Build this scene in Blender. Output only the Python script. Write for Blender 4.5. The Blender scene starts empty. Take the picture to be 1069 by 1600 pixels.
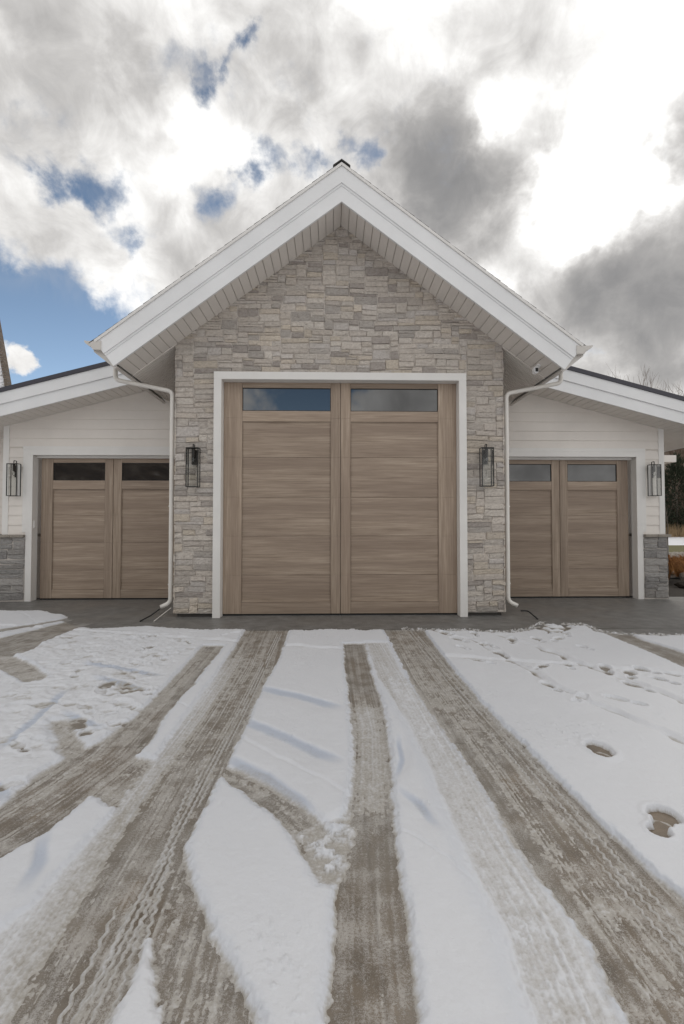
import bpy, bmesh, math, random
import numpy as np
from mathutils import Vector, Matrix, noise as mnoise

random.seed(7)
SC = bpy.context.scene
COL = SC.collection
R = math.radians

# ------------------------------------------------------------------ camera
CAM = (-0.165, 0.0, 1.6)
YAW, PITCH, FPX = R(1.33), R(1.42), 725.0 / 1600.0      # focal length in picture heights
cd = bpy.data.cameras.new('camera')
cam = bpy.data.objects.new('camera', cd); COL.objects.link(cam)
cam.location = CAM
cam.rotation_euler = (R(90) + PITCH, 0, -YAW)
cd.sensor_fit = 'VERTICAL'; cd.sensor_height = 36.0
cd.lens = 36.0 * FPX
cd.clip_start = 0.05; cd.clip_end = 3000
SC.camera = cam

# ------------------------------------------------------------------ exposure
SC.view_settings.view_transform = 'Standard'
SC.view_settings.look = 'None'
SC.view_settings.exposure = 0.0
SC.view_settings.gamma = 1.0

# direction of a photo pixel (1069x1600) as a real-world direction from the viewpoint
def ray(px, py):
    a = (px - 534.5) / 725.0; b = -(py - 800) / 725.0
    f = Vector((math.sin(YAW)*math.cos(PITCH), math.cos(YAW)*math.cos(PITCH), math.sin(PITCH)))
    r = Vector((math.cos(YAW), -math.sin(YAW), 0)); u = r.cross(f)
    return f + a*r + b*u
def G(px, py):                                  # the point of the ground a pixel shows (metres)
    d = ray(px, py); t = -CAM[2] / d.z
    return (CAM[0] + d.x*t, d.y*t)
def GL(pts): return np.array([G(*p) for p in pts])

# ------------------------------------------------------------------ sky
SUN_EL, SUN_AZ = R(43), R(24)                   # azimuth to the right of +Y
w = bpy.data.worlds.new('World'); SC.world = w; w.use_nodes = True
nt = w.node_tree; nt.nodes.clear()
def N(tree, typ, **kw):
    n = tree.nodes.new(typ)
    for k, v in kw.items():
        if k.startswith('i_'): n.inputs[k[2:].replace('_', ' ')].default_value = v
        else: setattr(n, k, v)
    return n
def wl(a, b): nt.links.new(a, b)
tc = N(nt, 'ShaderNodeTexCoord'); DIR = tc.outputs['Generated']
def math_(op, a, b=None, clamp=False):
    m = N(nt, 'ShaderNodeMath', operation=op, use_clamp=clamp)
    for i, v in enumerate((a, b)):
        if v is None: continue
        if isinstance(v, (int, float)): m.inputs[i].default_value = v
        else: wl(v, m.inputs[i])
    return m.outputs[0]
def vmath(op, a, b):
    m = N(nt, 'ShaderNodeVectorMath', operation=op)
    for i, v in enumerate((a, b)):
        if isinstance(v, (tuple, Vector)): m.inputs[i].default_value = v
        else: wl(v, m.inputs[i])
    return m
# domain warp so that cloud edges billow
nz1 = N(nt, 'ShaderNodeTexNoise', i_Scale=4.0, i_Detail=6.0, i_Roughness=0.55); wl(DIR, nz1.inputs['Vector'])
w1 = vmath('SUBTRACT', nz1.outputs['Color'], (0.5, 0.5, 0.5)).outputs[0]
w1s = vmath('SCALE', w1, (0, 0, 0)); w1s.inputs['Scale'].default_value = 0.22
nz2 = N(nt, 'ShaderNodeTexNoise', i_Scale=16.0, i_Detail=6.0, i_Roughness=0.62); wl(DIR, nz2.inputs['Vector'])
w2 = vmath('SUBTRACT', nz2.outputs['Color'], (0.5, 0.5, 0.5)).outputs[0]
w2s = vmath('SCALE', w2, (0, 0, 0)); w2s.inputs['Scale'].default_value = 0.075
WD = vmath('ADD', vmath('ADD', DIR, w1s.outputs[0]).outputs[0], w2s.outputs[0]).outputs[0]
w1b = vmath('SCALE', w1, (0, 0, 0)); w1b.inputs['Scale'].default_value = 0.07
WDB = vmath('ADD', vmath('ADD', DIR, w1b.outputs[0]).outputs[0], w2s.outputs[0]).outputs[0]
def blob(px, py, r, amp, acc, soft=1.35, behind=False, fine=False):
    d = ray(px, py); L = d.length; d.normalize()
    if behind: d = Vector((d.x, -d.y, d.z))
    rr = r / 725.0 / L * 725.0 / 725.0
    dist = vmath('DISTANCE', WDB if fine else WD, tuple(d)).outputs['Value']
    mr = N(nt, 'ShaderNodeMapRange', interpolation_type='SMOOTHSTEP')
    mr.inputs['From Min'].default_value = rr*(1+0.6*soft); mr.inputs['From Max'].default_value = rr*(1-0.72*soft)
    mr.inputs['To Min'].default_value = 0; mr.inputs['To Max'].default_value = amp
    wl(dist, mr.inputs['Value'])
    return math_('ADD', acc, mr.outputs[0]) if acc is not None else mr.outputs[0]
# openings of blue sky
blue = None
for p in [(20,530,95,1.1),(110,530,75,1.0),(-60,470,100,1.0),(150,520,45,.7),(30,620,80,1.1),(130,600,70,1.0),(205,468,40,.55),(60,450,50,.6),(-140,380,80,.7),
          (100,290,45,.85),(150,308,40,.85),(65,280,34,.6),(195,300,32,.6),
          (345,325,30,.9),(192,376,20,.7),
          (382,52,20,.85),(362,76,19,.95),(346,98,15,.75),(322,120,20,.72),(402,42,16,.6),(312,92,20,.5),(280,80,22,.35),(430,20,22,.3),
          (412,250,38,.85),(395,275,28,.7),(450,240,28,.75),(490,262,26,.85),(570,245,26,.7),(560,225,24,.5)]:
    blue = blob(p[0], p[1], p[2]*(.86 if p[2] < 60 else 1), p[3], blue, fine=True)
cutw = None
for p in [(38,565,34,1.9),(20,555,22,1.5),(55,572,20,1.2),(105,325,22,.6),(345,300,14,.4),(375,82,12,.7)]:
    cutw = blob(p[0], p[1], p[2], p[3], cutw, fine=True)
blue = math_('SUBTRACT', blue, cutw)
for p in [(465,600,75,1.25),(500,640,50,1.0),(565,592,38,1.0),(300,380,120,.9),(860,330,200,.8),(100,200,200,.7)]:
    blue = blob(p[0], p[1], p[2], p[3], blue, behind=True)
nzb = N(nt, 'ShaderNodeTexNoise', i_Scale=11.0, i_Detail=10.0, i_Roughness=0.62, i_Distortion=0.3); wl(DIR, nzb.inputs['Vector'])
blue = math_('ADD', blue, math_('MULTIPLY', math_('SUBTRACT', nzb.outputs['Fac'], 0.5), 2.3))
mb = N(nt, 'ShaderNodeMapRange', interpolation_type='SMOOTHSTEP'); wl(blue, mb.inputs['Value'])
mb.inputs['From Min'].default_value = 0.16; mb.inputs['From Max'].default_value = 1.15
BLUE = mb.outputs[0]
# thickness of the cloud: 0 bright veil, 1 dark belly
dark = None
for p in [(690,240,130,.62),(640,195,75,.28),(745,275,80,.32),(620,280,60,.25),(770,330,70,.25),(830,205,55,.28),(858,345,50,.42),(815,390,55,.30),(700,330,70,.2),
          (975,490,140,.55),(1075,450,140,.38),(900,500,90,.28),(1040,550,90,.35),(960,400,60,.2),(1035,225,60,.55),(1090,215,50,.4),
          (240,175,80,.42),(215,125,50,.25),(285,245,50,.25),(440,95,70,.30),(500,45,60,.22),(480,135,55,.22),
          (840,40,95,.26),(905,10,60,.22),(765,90,50,.18),(990,120,45,.2),(590,125,70,.2),(10,115,110,.18),(60,200,80,.2),(100,340,60,.15),(130,150,80,.2),
          (240,405,70,.26),(330,415,80,.26),(60,385,70,.2),(400,360,60,.22),(60,10,80,.2),(450,300,50,.2),(590,345,80,.22),(200,30,80,.12),
          (120,300,60,.15),(350,100,60,.25)]:
    dark = blob(p[0], p[1], p[2], p[3]*.74, dark)
for p in [(380,640,60,.15),(640,640,90,.45),(900,740,120,.4),(860,690,90,.3)]:
    dark = blob(p[0], p[1], p[2], p[3], dark, behind=True)
nzd = N(nt, 'ShaderNodeTexNoise', i_Scale=3.2, i_Detail=8.0, i_Roughness=0.58); wl(DIR, nzd.inputs['Vector'])
nzd2 = N(nt, 'ShaderNodeTexNoise', i_Scale=13.0, i_Detail=8.0, i_Roughness=0.6, i_Distortion=0.5); wl(DIR, nzd2.inputs['Vector'])
dark = math_('ADD', dark, math_('MULTIPLY', math_('SUBTRACT', nzd.outputs['Fac'], 0.41), 0.80))
dark = math_('ADD', dark, math_('MULTIPLY', math_('SUBTRACT', nzd2.outputs['Fac'], 0.5), 0.80))
glow = None                                      # sunlit veil round the hidden sun
for p in [(940,150,180,.26),(900,300,80,.42),(590,90,110,.2),(330,225,80,.3),(600,310,50,.2),(950,330,70,.4),(890,575,80,.3),(745,165,40,.5),(775,170,50,.35),(700,60,60,.2),(60,150,90,.12),(820,110,60,.1),(985,300,60,.4),(800,420,40,.3),(150,430,80,.12),(230,330,80,.15)]:
    glow = blob(p[0], p[1], p[2], p[3], glow)
# unseen sky: darkened overhead to dim the snow, brightened behind to light the facade
sx_ = N(nt, 'ShaderNodeSeparateXYZ'); wl(DIR, sx_.inputs[0])
def ramp01(v, a, b, amp):
    mr = N(nt, 'ShaderNodeMapRange', interpolation_type='SMOOTHSTEP'); wl(v, mr.inputs['Value'])
    mr.inputs['From Min'].default_value = a; mr.inputs['From Max'].default_value = b; mr.inputs['To Max'].default_value = amp
    return mr.outputs[0]
dark = math_('ADD', dark, ramp01(sx_.outputs[2], 0.80, 0.92, 0.95))
dark = math_('ADD', dark, ramp01(math_('MULTIPLY', sx_.outputs[1], -1.0), -0.15, 0.35, -0.34))
DARK = math_('MULTIPLY', math_('SUBTRACT', dark, glow), 0.80)
cr = N(nt, 'ShaderNodeValToRGB'); wl(DARK, cr.inputs[0])
cr.color_ramp.interpolation = 'LINEAR'
e = cr.color_ramp.elements
e[0].position = 0.0; e[0].color = (1.10, 1.09, 1.07, 1)
e[1].position = 1.0; e[1].color = (0.235, 0.235, 0.24, 1)
for pos, c in [(0.12, (0.88, 0.865, 0.845)), (0.30, (0.62, 0.605, 0.59)), (0.50, (0.43, 0.42, 0.412)), (0.72, (0.315, 0.31, 0.31))]:
    x = e.new(pos); x.color = c + (1,)
sky = N(nt, 'ShaderNodeTexSky'); sky.sky_type = 'NISHITA'; sky.sun_disc = False
sky.sun_elevation = SUN_EL; sky.sun_rotation = SUN_AZ
sky.altitude = 1400; sky.air_density = 1.0; sky.dust_density = 0.6; sky.ozone_density = 1.6
skm = N(nt, 'ShaderNodeMix', data_type='RGBA', blend_type='MULTIPLY'); skm.inputs[0].default_value = 1
wl(sky.outputs[0], skm.inputs[6]); sz0 = N(nt, 'ShaderNodeSeparateXYZ'); wl(DIR, sz0.inputs[0])
rz0 = N(nt, 'ShaderNodeValToRGB'); wl(sz0.outputs[2], rz0.inputs[0])
rz0.color_ramp.elements[0].position = .22; rz0.color_ramp.elements[0].color = (.92, .86, .76, 1)
rz0.color_ramp.elements[1].position = .62; rz0.color_ramp.elements[1].color = (.50, .49, .44, 1)
rz1 = vmath('SCALE', rz0.outputs['Color'], (0, 0, 0)); rz1.inputs['Scale'].default_value = 1.72; wl(rz1.outputs[0], skm.inputs[7])
# the background strength is 0.1, so the cloud colours are scaled up ten times
cs = vmath('SCALE', cr.outputs['Color'], (0, 0, 0)); cs.inputs['Scale'].default_value = 10.0
mx = N(nt, 'ShaderNodeMix', data_type='RGBA'); wl(BLUE, mx.inputs[0]); wl(cs.outputs[0], mx.inputs[6]); wl(skm.outputs[2], mx.inputs[7])
veil = N(nt, 'ShaderNodeMix', data_type='RGBA')
fv = ramp01(nzd2.outputs['Fac'], .38, .72, .42); wl(fv, veil.inputs[0]); wl(skm.outputs[2], veil.inputs[6]); veil.inputs[7].default_value = (6.2, 6.2, 6.3, 1)
rv = ramp01(sx_.outputs[2], .36, .46, 1.0); wl(math_('MULTIPLY', fv, rv), veil.inputs[0]); wl(veil.outputs[2], mx.inputs[7])
bg = N(nt, 'ShaderNodeBackground'); bg.inputs['Strength'].default_value = 0.1
wl(mx.outputs[2], bg.inputs['Color'])
wo = N(nt, 'ShaderNodeOutputWorld'); wl(bg.outputs[0], wo.inputs['Surface'])

# ------------------------------------------------------------------ sun behind thin cloud
sd = bpy.data.lights.new('sun', 'SUN'); sd.energy = 0.5; sd.angle = R(14); sd.color = (1, 0.95, 0.87)
sun = bpy.data.objects.new('sun', sd); COL.objects.link(sun)
sv = Vector((math.sin(SUN_AZ)*math.cos(SUN_EL), math.cos(SUN_AZ)*math.cos(SUN_EL), math.sin(SUN_EL)))
sun.rotation_euler = sv.to_track_quat('Z', 'Y').to_euler(); sun.location = (10, 30, 30)

# ------------------------------------------------------------------ materials
class M:
    def __init__(s, name):
        s.m = bpy.data.materials.new(name); s.m.use_nodes = True
        s.t = s.m.node_tree; s.t.nodes.clear()
        s.out = s.n('ShaderNodeOutputMaterial'); s.p = s.n('ShaderNodeBsdfPrincipled')
        s.l(s.p.outputs[0], s.out.inputs[0]); s.tc = s.n('ShaderNodeTexCoord')
    def n(s, typ, **kw): return N(s.t, typ, **kw)
    def l(s, a, b): s.t.links.new(a, b)
    def map(s, scale=(1,1,1), src='Object', loc=(0,0,0)):
        mp = s.n('ShaderNodeMapping'); mp.inputs['Scale'].default_value = scale; mp.inputs['Location'].default_value = loc
        s.l(s.tc.outputs[src], mp.inputs[0]); return mp.outputs[0]
    def noise(s, vec, scale, detail=5, rough=.55, dist=0):
        n = s.n('ShaderNodeTexNoise', i_Scale=scale, i_Detail=detail, i_Roughness=rough, i_Distortion=dist)
        s.l(vec, n.inputs['Vector']); return n.outputs['Fac']
    def ramp(s, fac, stops, interp='LINEAR'):
        r = s.n('ShaderNodeValToRGB'); s.l(fac, r.inputs[0]); r.color_ramp.interpolation = interp
        el = r.color_ramp.elements
        while len(el) > 1: el.remove(el[-1])
        for i, (p, c) in enumerate(stops):
            if not isinstance(c, tuple): c = (c, c, c)
            x = el[0] if i == 0 else el.new(p)
            x.position = p; x.color = c + (1,)
        return r.outputs[0]
    def mix(s, fac, a, b, blend='MIX'):
        m = s.n('ShaderNodeMix', data_type='RGBA', blend_type=blend)
        for i, v in ((0, fac), (6, a), (7, b)):
            if isinstance(v, (int, float)): m.inputs[i].default_value = v
            elif isinstance(v, tuple): m.inputs[i].default_value = v + (1,)
            else: s.l(v, m.inputs[i])
        return m.outputs[2]
    def math(s, op, a, b=0, clamp=False):
        m = s.n('ShaderNodeMath', operation=op, use_clamp=clamp)
        for i, v in enumerate((a, b)):
            if isinstance(v, (int, float)): m.inputs[i].default_value = v
            else: s.l(v, m.inputs[i])
        return m.outputs[0]
    def attr(s, name, out='Color'):
        a = s.n('ShaderNodeAttribute'); a.attribute_name = name; return a.outputs[out]
    def base(s, v):
        if isinstance(v, tuple): s.p.inputs['Base Color'].default_value = v + (1,)
        else: s.l(v, s.p.inputs['Base Color'])
        return s
    def rough(s, v):
        if isinstance(v, (int, float)): s.p.inputs['Roughness'].default_value = v
        else: s.l(v, s.p.inputs['Roughness'])
        return s
    def bump(s, h, strength=.3, dist=.01):
        b = s.n('ShaderNodeBump'); b.inputs['Strength'].default_value = strength; b.inputs['Distance'].default_value = dist
        s.l(h, b.inputs['Height']); s.l(b.outputs[0], s.p.inputs['Normal']); return s

def paint(name, col, rough=.5, dirt=.06):
    m = M(name); v = m.map()
    f = m.noise(v, 1.3, 6, .6); g = m.noise(v, 38, 3, .6)
    c = m.mix(m.ramp(f, [(.35, 0.0), (.75, 1.0)]), col, tuple(x*(1-dirt*1.6) for x in col))
    c = m.mix(m.ramp(g, [(.55, 0.0), (.8, dirt)]), c, (.35, .31, .27))
    m.base(c).rough(rough).bump(g, .12, .003); return m.m
TRIM = paint('white_trim_paint', (.76, .74, .71))
FASC = paint('white_fascia_paint', (.80, .80, .80), .4)
SIDE = paint('cream_siding_paint', (.76, .71, .655), .55)
SOFF = paint('vinyl_soffit', (.74, .695, .645), .5)
PIPE = paint('white_downspout_enamel', (.74, .71, .66), .35)
GUT  = paint('gutter_enamel', (.60, .57, .53), .35)
JAMB = TRIM
def plain(name, col, rough=.5, metal=0, spec=.5):
    m = M(name); v = m.map(); g = m.noise(v, 30, 4, .6)
    m.base(m.mix(g, tuple(c*.8 for c in col), tuple(min(1, c*1.2) for c in col))).rough(rough)
    m.p.inputs['Metallic'].default_value = metal; m.p.inputs['Specular IOR Level'].default_value = spec
    return m.m
BLACK = plain('black_metal', (.022, .02, .018), .45, .2)
DARKROOF = plain('dark_metal_roof_edge', (.045, .043, .055), .5)
RUBBER = plain('black_rubber', (.012, .012, .012), .7)
WHITEPL = plain('white_plastic', (.8, .8, .8), .35)
BRASS = plain('brass_socket', (.30, .22, .10), .4, .8)

def shingle():
    m = M('asphalt_shingle'); v = m.map()
    f = m.noise(v, 60, 3); h = m.noise(v, 2.2, 3)
    m.base(m.mix(h, m.ramp(f, [(.3, (.05,.047,.045)), (.7, (.12,.11,.105))]), (.07,.064,.06))).rough(.9).bump(f, .4, .004); return m.m
SHING = shingle()

def wood(name, vertical):
    m = M(name)
    sx = (1.4, 8.0, 34.0) if not vertical else (34.0, 8.0, 1.4)
    sc = (.35, 8.0, 6.0) if not vertical else (6.0, 8.0, .35)
    sf = (3.0, 30.0, 190.0) if not vertical else (190.0, 30.0, 3.0)
    a = m.noise(m.map(sx), 1.0, 5, .62, .35)
    b = m.noise(m.map(sc, loc=(3,1,7)), 1.0, 4, .5)
    c = m.noise(m.map(sf), 1.0, 3, .6)
    base = m.ramp(a, [(.25, (.225,.158,.108)), (.42, (.32,.238,.170)), (.58, (.40,.305,.225)), (.78, (.50,.395,.30))])
    base = m.mix(m.ramp(b, [(.40, 0.0), (.62, .62)]), base, (.24, .170, .122))
    base = m.mix(m.ramp(c, [(.4, .0), (.75, .30)]), base, (.16, .115, .08))
    oi = m.n('ShaderNodeObjectInfo')
    rj = m.math('ADD', m.math('MULTIPLY', oi.outputs['Random'], .22), .90)
    hsv = m.n('ShaderNodeHueSaturation'); m.l(base, hsv.inputs['Color']); m.l(rj, hsv.inputs['Value'])
    hsv.inputs['Saturation'].default_value = .92
    m.base(hsv.outputs[0]).rough(.55).bump(m.math('ADD', c, m.math('MULTIPLY', a, .6)), .22, .004)
    return m.m
WOODH = wood('bleached_oak_horizontal', False); WOODV = wood('bleached_oak_vertical', True)

def glasspane():
    m = M('dark_window_glass'); m.base((.006, .008, .010)).rough(.015)
    m.p.inputs['IOR'].default_value = 2.2; return m.m
PANE = glasspane()
def clearglass():
    m = M('clear_lantern_glass')
    tr = m.n('ShaderNodeBsdfTransparent'); tr.inputs[0].default_value = (.965, .975, .97, 1)
    gl = m.n('ShaderNodeBsdfGlossy'); gl.inputs['Roughness'].default_value = .03
    fr = m.n('ShaderNodeFresnel'); fr.inputs[0].default_value = 1.5
    mx = m.n('ShaderNodeMixShader'); m.l(fr.outputs[0], mx.inputs[0]); m.l(tr.outputs[0], mx.inputs[1]); m.l(gl.outputs[0], mx.inputs[2])
    m.l(mx.outputs[0], m.out.inputs[0]); return m.m
CLEAR = clearglass()

def stone(name, cool):
    m = M(name); v = m.map()
    col = m.attr('stone')
    f = m.noise(v, 26, 8, .65); g = m.noise(v, 5.5, 5, .6); h = m.noise(m.map((1, 1, 3.2)), 14, 6, .65)
    c = m.mix(m.ramp(f, [(.3, .0), (.7, .75)]), col, m.mix(1.0, col, (.60, .57, .55), 'MULTIPLY'))
    c = m.mix(m.ramp(g, [(.45, .0), (.75, .40)]), c, (.40, .355, .31) if not cool else (.36, .35, .335))
    c = m.mix(m.ramp(h, [(.56, .0), (.76, .6)]), c, (.50, .47, .44))
    c = m.mix(m.ramp(h, [(.30, .75), (.44, .0)]), c, (.16, .14, .125))
    c = m.mix(m.ramp(m.noise(v, 70, 4, .7), [(.60, .0), (.74, .55)]), c, (.60, .57, .53))
    m.base(c).rough(.9).bump(m.math('ADD', m.math('MULTIPLY', f, .6), h), .75, .014); return m.m
STONE = stone('ledge_stone', False); STONEC = stone('grey_ledge_stone', True)
def mortar():
    m = M('mortar'); f = m.noise(m.map(), 50, 6, .65)
    m.base(m.ramp(f, [(.3, (.44,.40,.36)), (.7, (.60,.555,.51))])).rough(.95).bump(f, .6, .006); return m.m
MORT = mortar()

def concrete():
    m = M('wet_broom_concrete'); v = m.map()
    big = m.noise(v, .9, 6, .6, .4); mid = m.noise(v, 5.0, 7, .65); fine = m.noise(v, 90, 4, .7); br = m.noise(m.map((1, 14, 1)), 14, 4, .6)
    fs = m.noise(v, 260, 2, .6)
    c = m.ramp(mid, [(.3, (.160,.138,.112)), (.55, (.245,.220,.188)), (.75, (.31,.285,.25))])
    c = m.mix(m.ramp(big, [(.44, .0), (.66, .7)]), c, (.185, .148, .108))
    c = m.mix(m.ramp(br, [(.4, .0), (.75, .35)]), c, (.32, .298, .268))
    warm = m.attr('warm', 'Fac')
    c = m.mix(warm, c, m.ramp(mid, [(.3, (.085,.062,.040)), (.7, (.245,.182,.118))]))
    wet = m.attr('wet', 'Fac')
    c = m.mix(m.math('MULTIPLY', wet, .95), c, m.ramp(mid, [(.3, (.115,.111,.106)), (.55, (.175,.170,.163)), (.8, (.25,.244,.236))]))
    # ice and slush crumbs
    sl = m.attr('slush', 'Fac')
    th = m.math('ADD', m.math('MULTIPLY', sl, .30), m.math('MULTIPLY', mid, .22))
    k = m.ramp(m.math('ADD', m.math('MULTIPLY', m.math('ADD', fine, fs), .5), th), [(.66, .0), (.80, .5)])
    c = m.mix(m.math('MULTIPLY', k, m.ramp(sl, [(0, .0), (.15, 1.0)])), c, (.60, .58, .56))
    # control joints
    j = m.attr('joint', 'Fac')
    c = m.mix(j, c, (.04, .036, .03))
    m.base(c).rough(m.ramp(big, [(.35, .62), (.65, .30)])).bump(m.math('ADD', m.math('MULTIPLY', k, 1.6), m.math('ADD', fine, m.math('MULTIPLY', br, .5))), .55, .004)
    return m.m
CONC = concrete()
def snow():
    m = M('snow'); v = m.map()
    f = m.noise(v, 120, 5, .65); g = m.noise(v, 18, 5, .6); l = m.noise(v, 1.6, 4, .6); h = m.noise(v, 60, 5, .7)
    d = m.attr('depth', 'Fac')                    # 0 = thin crushed film, 1 = full depth
    full = m.mix(l, (.66, .672, .705), (.695, .703, .73))
    thin = m.ramp(m.math('ADD', m.math('MULTIPLY', h, .65), m.math('MULTIPLY', g, .35)), [(.30, (.31,.285,.25)), (.50, (.41,.385,.35)), (.70, (.58,.57,.565))])
    full = m.mix(m.attr('blue_shade', 'Fac'), full, (.49, .53, .61))  # bluish shade mixed into the snow colour
    c = m.mix(m.ramp(m.math('ADD', d, m.math('MULTIPLY', m.math('SUBTRACT', h, .5), .35)), [(.08, .0), (.75, 1.0)]), thin, full)
    m.base(c).rough(.65).bump(m.math('ADD', f, m.math('MULTIPLY', g, 1.4)), .40, .006)
    m.p.inputs['Subsurface Weight'].default_value = 0.0
    return m.m
SNOW = snow()
def mottled(name, stops, scale=4, rough=.95, bs=.5, bd=.03, det=8):
    m = M(name); v = m.map(); f = m.noise(v, scale, det, .65)
    m.base(m.ramp(f, stops)).rough(rough).bump(f, bs, bd); return m.m
FIELD = mottled('snowy_field', [(.26, (.30,.26,.20)), (.33, (.72,.72,.74)), (.7, (.82,.82,.84))], .35)
LAWN = mottled('dormant_lawn', [(.3, (.06,.055,.02)), (.7, (.17,.15,.05))], 9)
GRAVEL = mottled('river_gravel', [(.35, (.10,.09,.08)), (.5, (.30,.26,.23)), (.62, (.46,.43,.40))], 11, det=3)
MULCH = mottled('dark_bark_mulch', [(.3, (.010,.008,.006)), (.7, (.05,.038,.028))], 22)
HILLM = mottled('wooded_hillside', [(.34, (.045,.032,.024)), (.52, (.115,.085,.065)), (.62, (.19,.155,.125)), (.75, (.40,.38,.37))], .12, det=12)
BARK = mottled('grey_bark', [(.3, (.06,.05,.04)), (.7, (.17,.145,.12))], 14)
TWIG = mottled('brown_twigs', [(.3, (.07,.045,.03)), (.7, (.20,.15,.11))], 2)
EVER = mottled('dark_evergreen', [(.3, (.008,.012,.006)), (.7, (.035,.045,.02))], 3)
RUST = mottled('russet_grass_blades', [(.3, (.17,.06,.015)), (.7, (.42,.20,.06))], 9)
TAWNY = mottled('tawny_grass_blades', [(.3, (.18,.12,.06)), (.7, (.36,.26,.15))], 3)
ROCK = mottled('boulder_stone', [(.3, (.16,.14,.12)), (.7, (.40,.36,.31))], 6)
SNROOF = mottled('snowy_shingles', [(.36, (.30,.27,.24)), (.46, (.76,.76,.78)), (.7, (.86,.86,.88))], 7)
TILE = mottled('brown_hip_tiles', [(.3, (.10,.08,.06)), (.7, (.22,.18,.15))], 12)

# ------------------------------------------------------------------ object helpers
LOC = {}
def empty(name, loc, label=None, cat=None, group=None):
    o = bpy.data.objects.new(name, None); COL.objects.link(o); o.location = loc; o.empty_display_size = .2
    LOC[o.name] = Vector(loc); tag(o, label, cat, group); return o
def tag(o, label=None, cat=None, group=None, kind=None):
    if label: o['label'] = label
    if cat: o['category'] = cat
    if group: o['group'] = group
    if kind: o['kind'] = kind
    return o
def obj(name, bm, mat, parent=None, base=None, smooth=False, label=None):
    me = bpy.data.meshes.new(name)
    off = LOC[parent.name] if parent is not None else Vector(base or (0, 0, 0))
    bmesh.ops.recalc_face_normals(bm, faces=bm.faces)
    if off.length: bmesh.ops.translate(bm, verts=bm.verts, vec=-off)
    bm.to_mesh(me); bm.free()
    for p in me.polygons: p.use_smooth = smooth
    me.materials.append(mat)
    o = bpy.data.objects.new(name, me); COL.objects.link(o)
    if parent is not None: o.parent = parent
    else: o.location = off
    LOC[o.name] = off
    if label: o['label'] = label
    return o
def box(bm, x0, x1, y0, y1, z0, z1, bev=0):
    r = bmesh.ops.create_cube(bm, size=1)
    vs = r['verts']
    for v in vs:
        v.co = Vector((x0 if v.co.x < 0 else x1, y0 if v.co.y < 0 else y1, z0 if v.co.z < 0 else z1))
    if bev:
        es = list({e for v in vs for e in v.link_edges})
        bmesh.ops.bevel(bm, geom=es, offset=bev, segments=2, affect='EDGES', profile=.6)
    return vs
def prism(bm, pts, y0, y1):                      # polygon in x,z pushed along y
    a = [bm.verts.new((x, y0, z)) for x, z in pts]; b = [bm.verts.new((x, y1, z)) for x, z in pts]
    n = len(pts); bm.faces.new(a); bm.faces.new(b[::-1])
    for i in range(n): bm.faces.new((a[i], b[i], b[(i+1) % n], a[(i+1) % n]))
def prism_x(bm, pts, x0, x1):                    # polygon in y,z pushed along x
    a = [bm.verts.new((x0, y, z)) for y, z in pts]; b = [bm.verts.new((x1, y, z)) for y, z in pts]
    n = len(pts); bm.faces.new(a); bm.faces.new(b[::-1])
    for i in range(n): bm.faces.new((a[i], b[i], b[(i+1) % n], a[(i+1) % n]))
def tube(bm, pts, rad, seg=12, closed_ends=True):
    rings = []; pts = [Vector(p) for p in pts]; n = len(pts)
    up = None
    for i, p in enumerate(pts):
        t = (pts[min(i+1, n-1)] - pts[max(i-1, 0)]).normalized()
        if up is None:
            up = Vector((0, 1, 0)) if abs(t.y) < .9 else Vector((1, 0, 0))
        a = t.cross(up).normalized(); b = a.cross(t).normalized(); up = b
        r = rad[i] if isinstance(rad, (list, tuple)) else rad
        rings.append([bm.verts.new(p + a*math.cos(k*2*math.pi/seg)*r + b*math.sin(k*2*math.pi/seg)*r) for k in range(seg)])
    for i in range(n-1):
        for k in range(seg):
            bm.faces.new((rings[i][k], rings[i][(k+1) % seg], rings[i+1][(k+1) % seg], rings[i+1][k]))
    if closed_ends: bm.faces.new(rings[0][::-1]); bm.faces.new(rings[-1])
def rounded(pts, r, n=6):                        # polyline with rounded corners
    pts = [Vector(p) for p in pts]; out = [pts[0]]
    for i in range(1, len(pts)-1):
        a = (pts[i-1]-pts[i]).normalized(); b = (pts[i+1]-pts[i]).normalized()
        p0 = pts[i]+a*r; p1 = pts[i]+b*r
        for k in range(n+1):
            t = k/n; out.append(p0*(1-t)**2 + pts[i]*2*t*(1-t) + p1*t*t)
    out.append(pts[-1]); return out
NB = bmesh.new

# ------------------------------------------------------------------ numpy noise
def _h(ix, iy, s):
    n = (ix*374761393 + iy*668265263 + s*982451653) & 0x7fffffff
    n = ((n ^ (n >> 13)) * 1274126177) & 0x7fffffff
    n = n ^ (n >> 16)
    return (n & 0xffff) / 65535.0
def vn(x, y, s=0):
    x0 = np.floor(x); y0 = np.floor(y); fx = x-x0; fy = y-y0
    ix = x0.astype(np.int64); iy = y0.astype(np.int64)
    fx = fx*fx*(3-2*fx); fy = fy*fy*(3-2*fy)
    return (_h(ix,iy,s)*(1-fx)+_h(ix+1,iy,s)*fx)*(1-fy) + (_h(ix,iy+1,s)*(1-fx)+_h(ix+1,iy+1,s)*fx)*fy
def fbm(x, y, o=4, s=0, g=.5):
    v = 0; a = 1; t = 0
    for k in range(o):
        v = v + a*(vn(x*2**k+17.3*k, y*2**k-9.1*k, s+k)); t += a; a *= g
    return v/t
def sm(a, b, x):
    t = np.clip((x-a)/(b-a), 0, 1); return t*t*(3-2*t)
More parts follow.
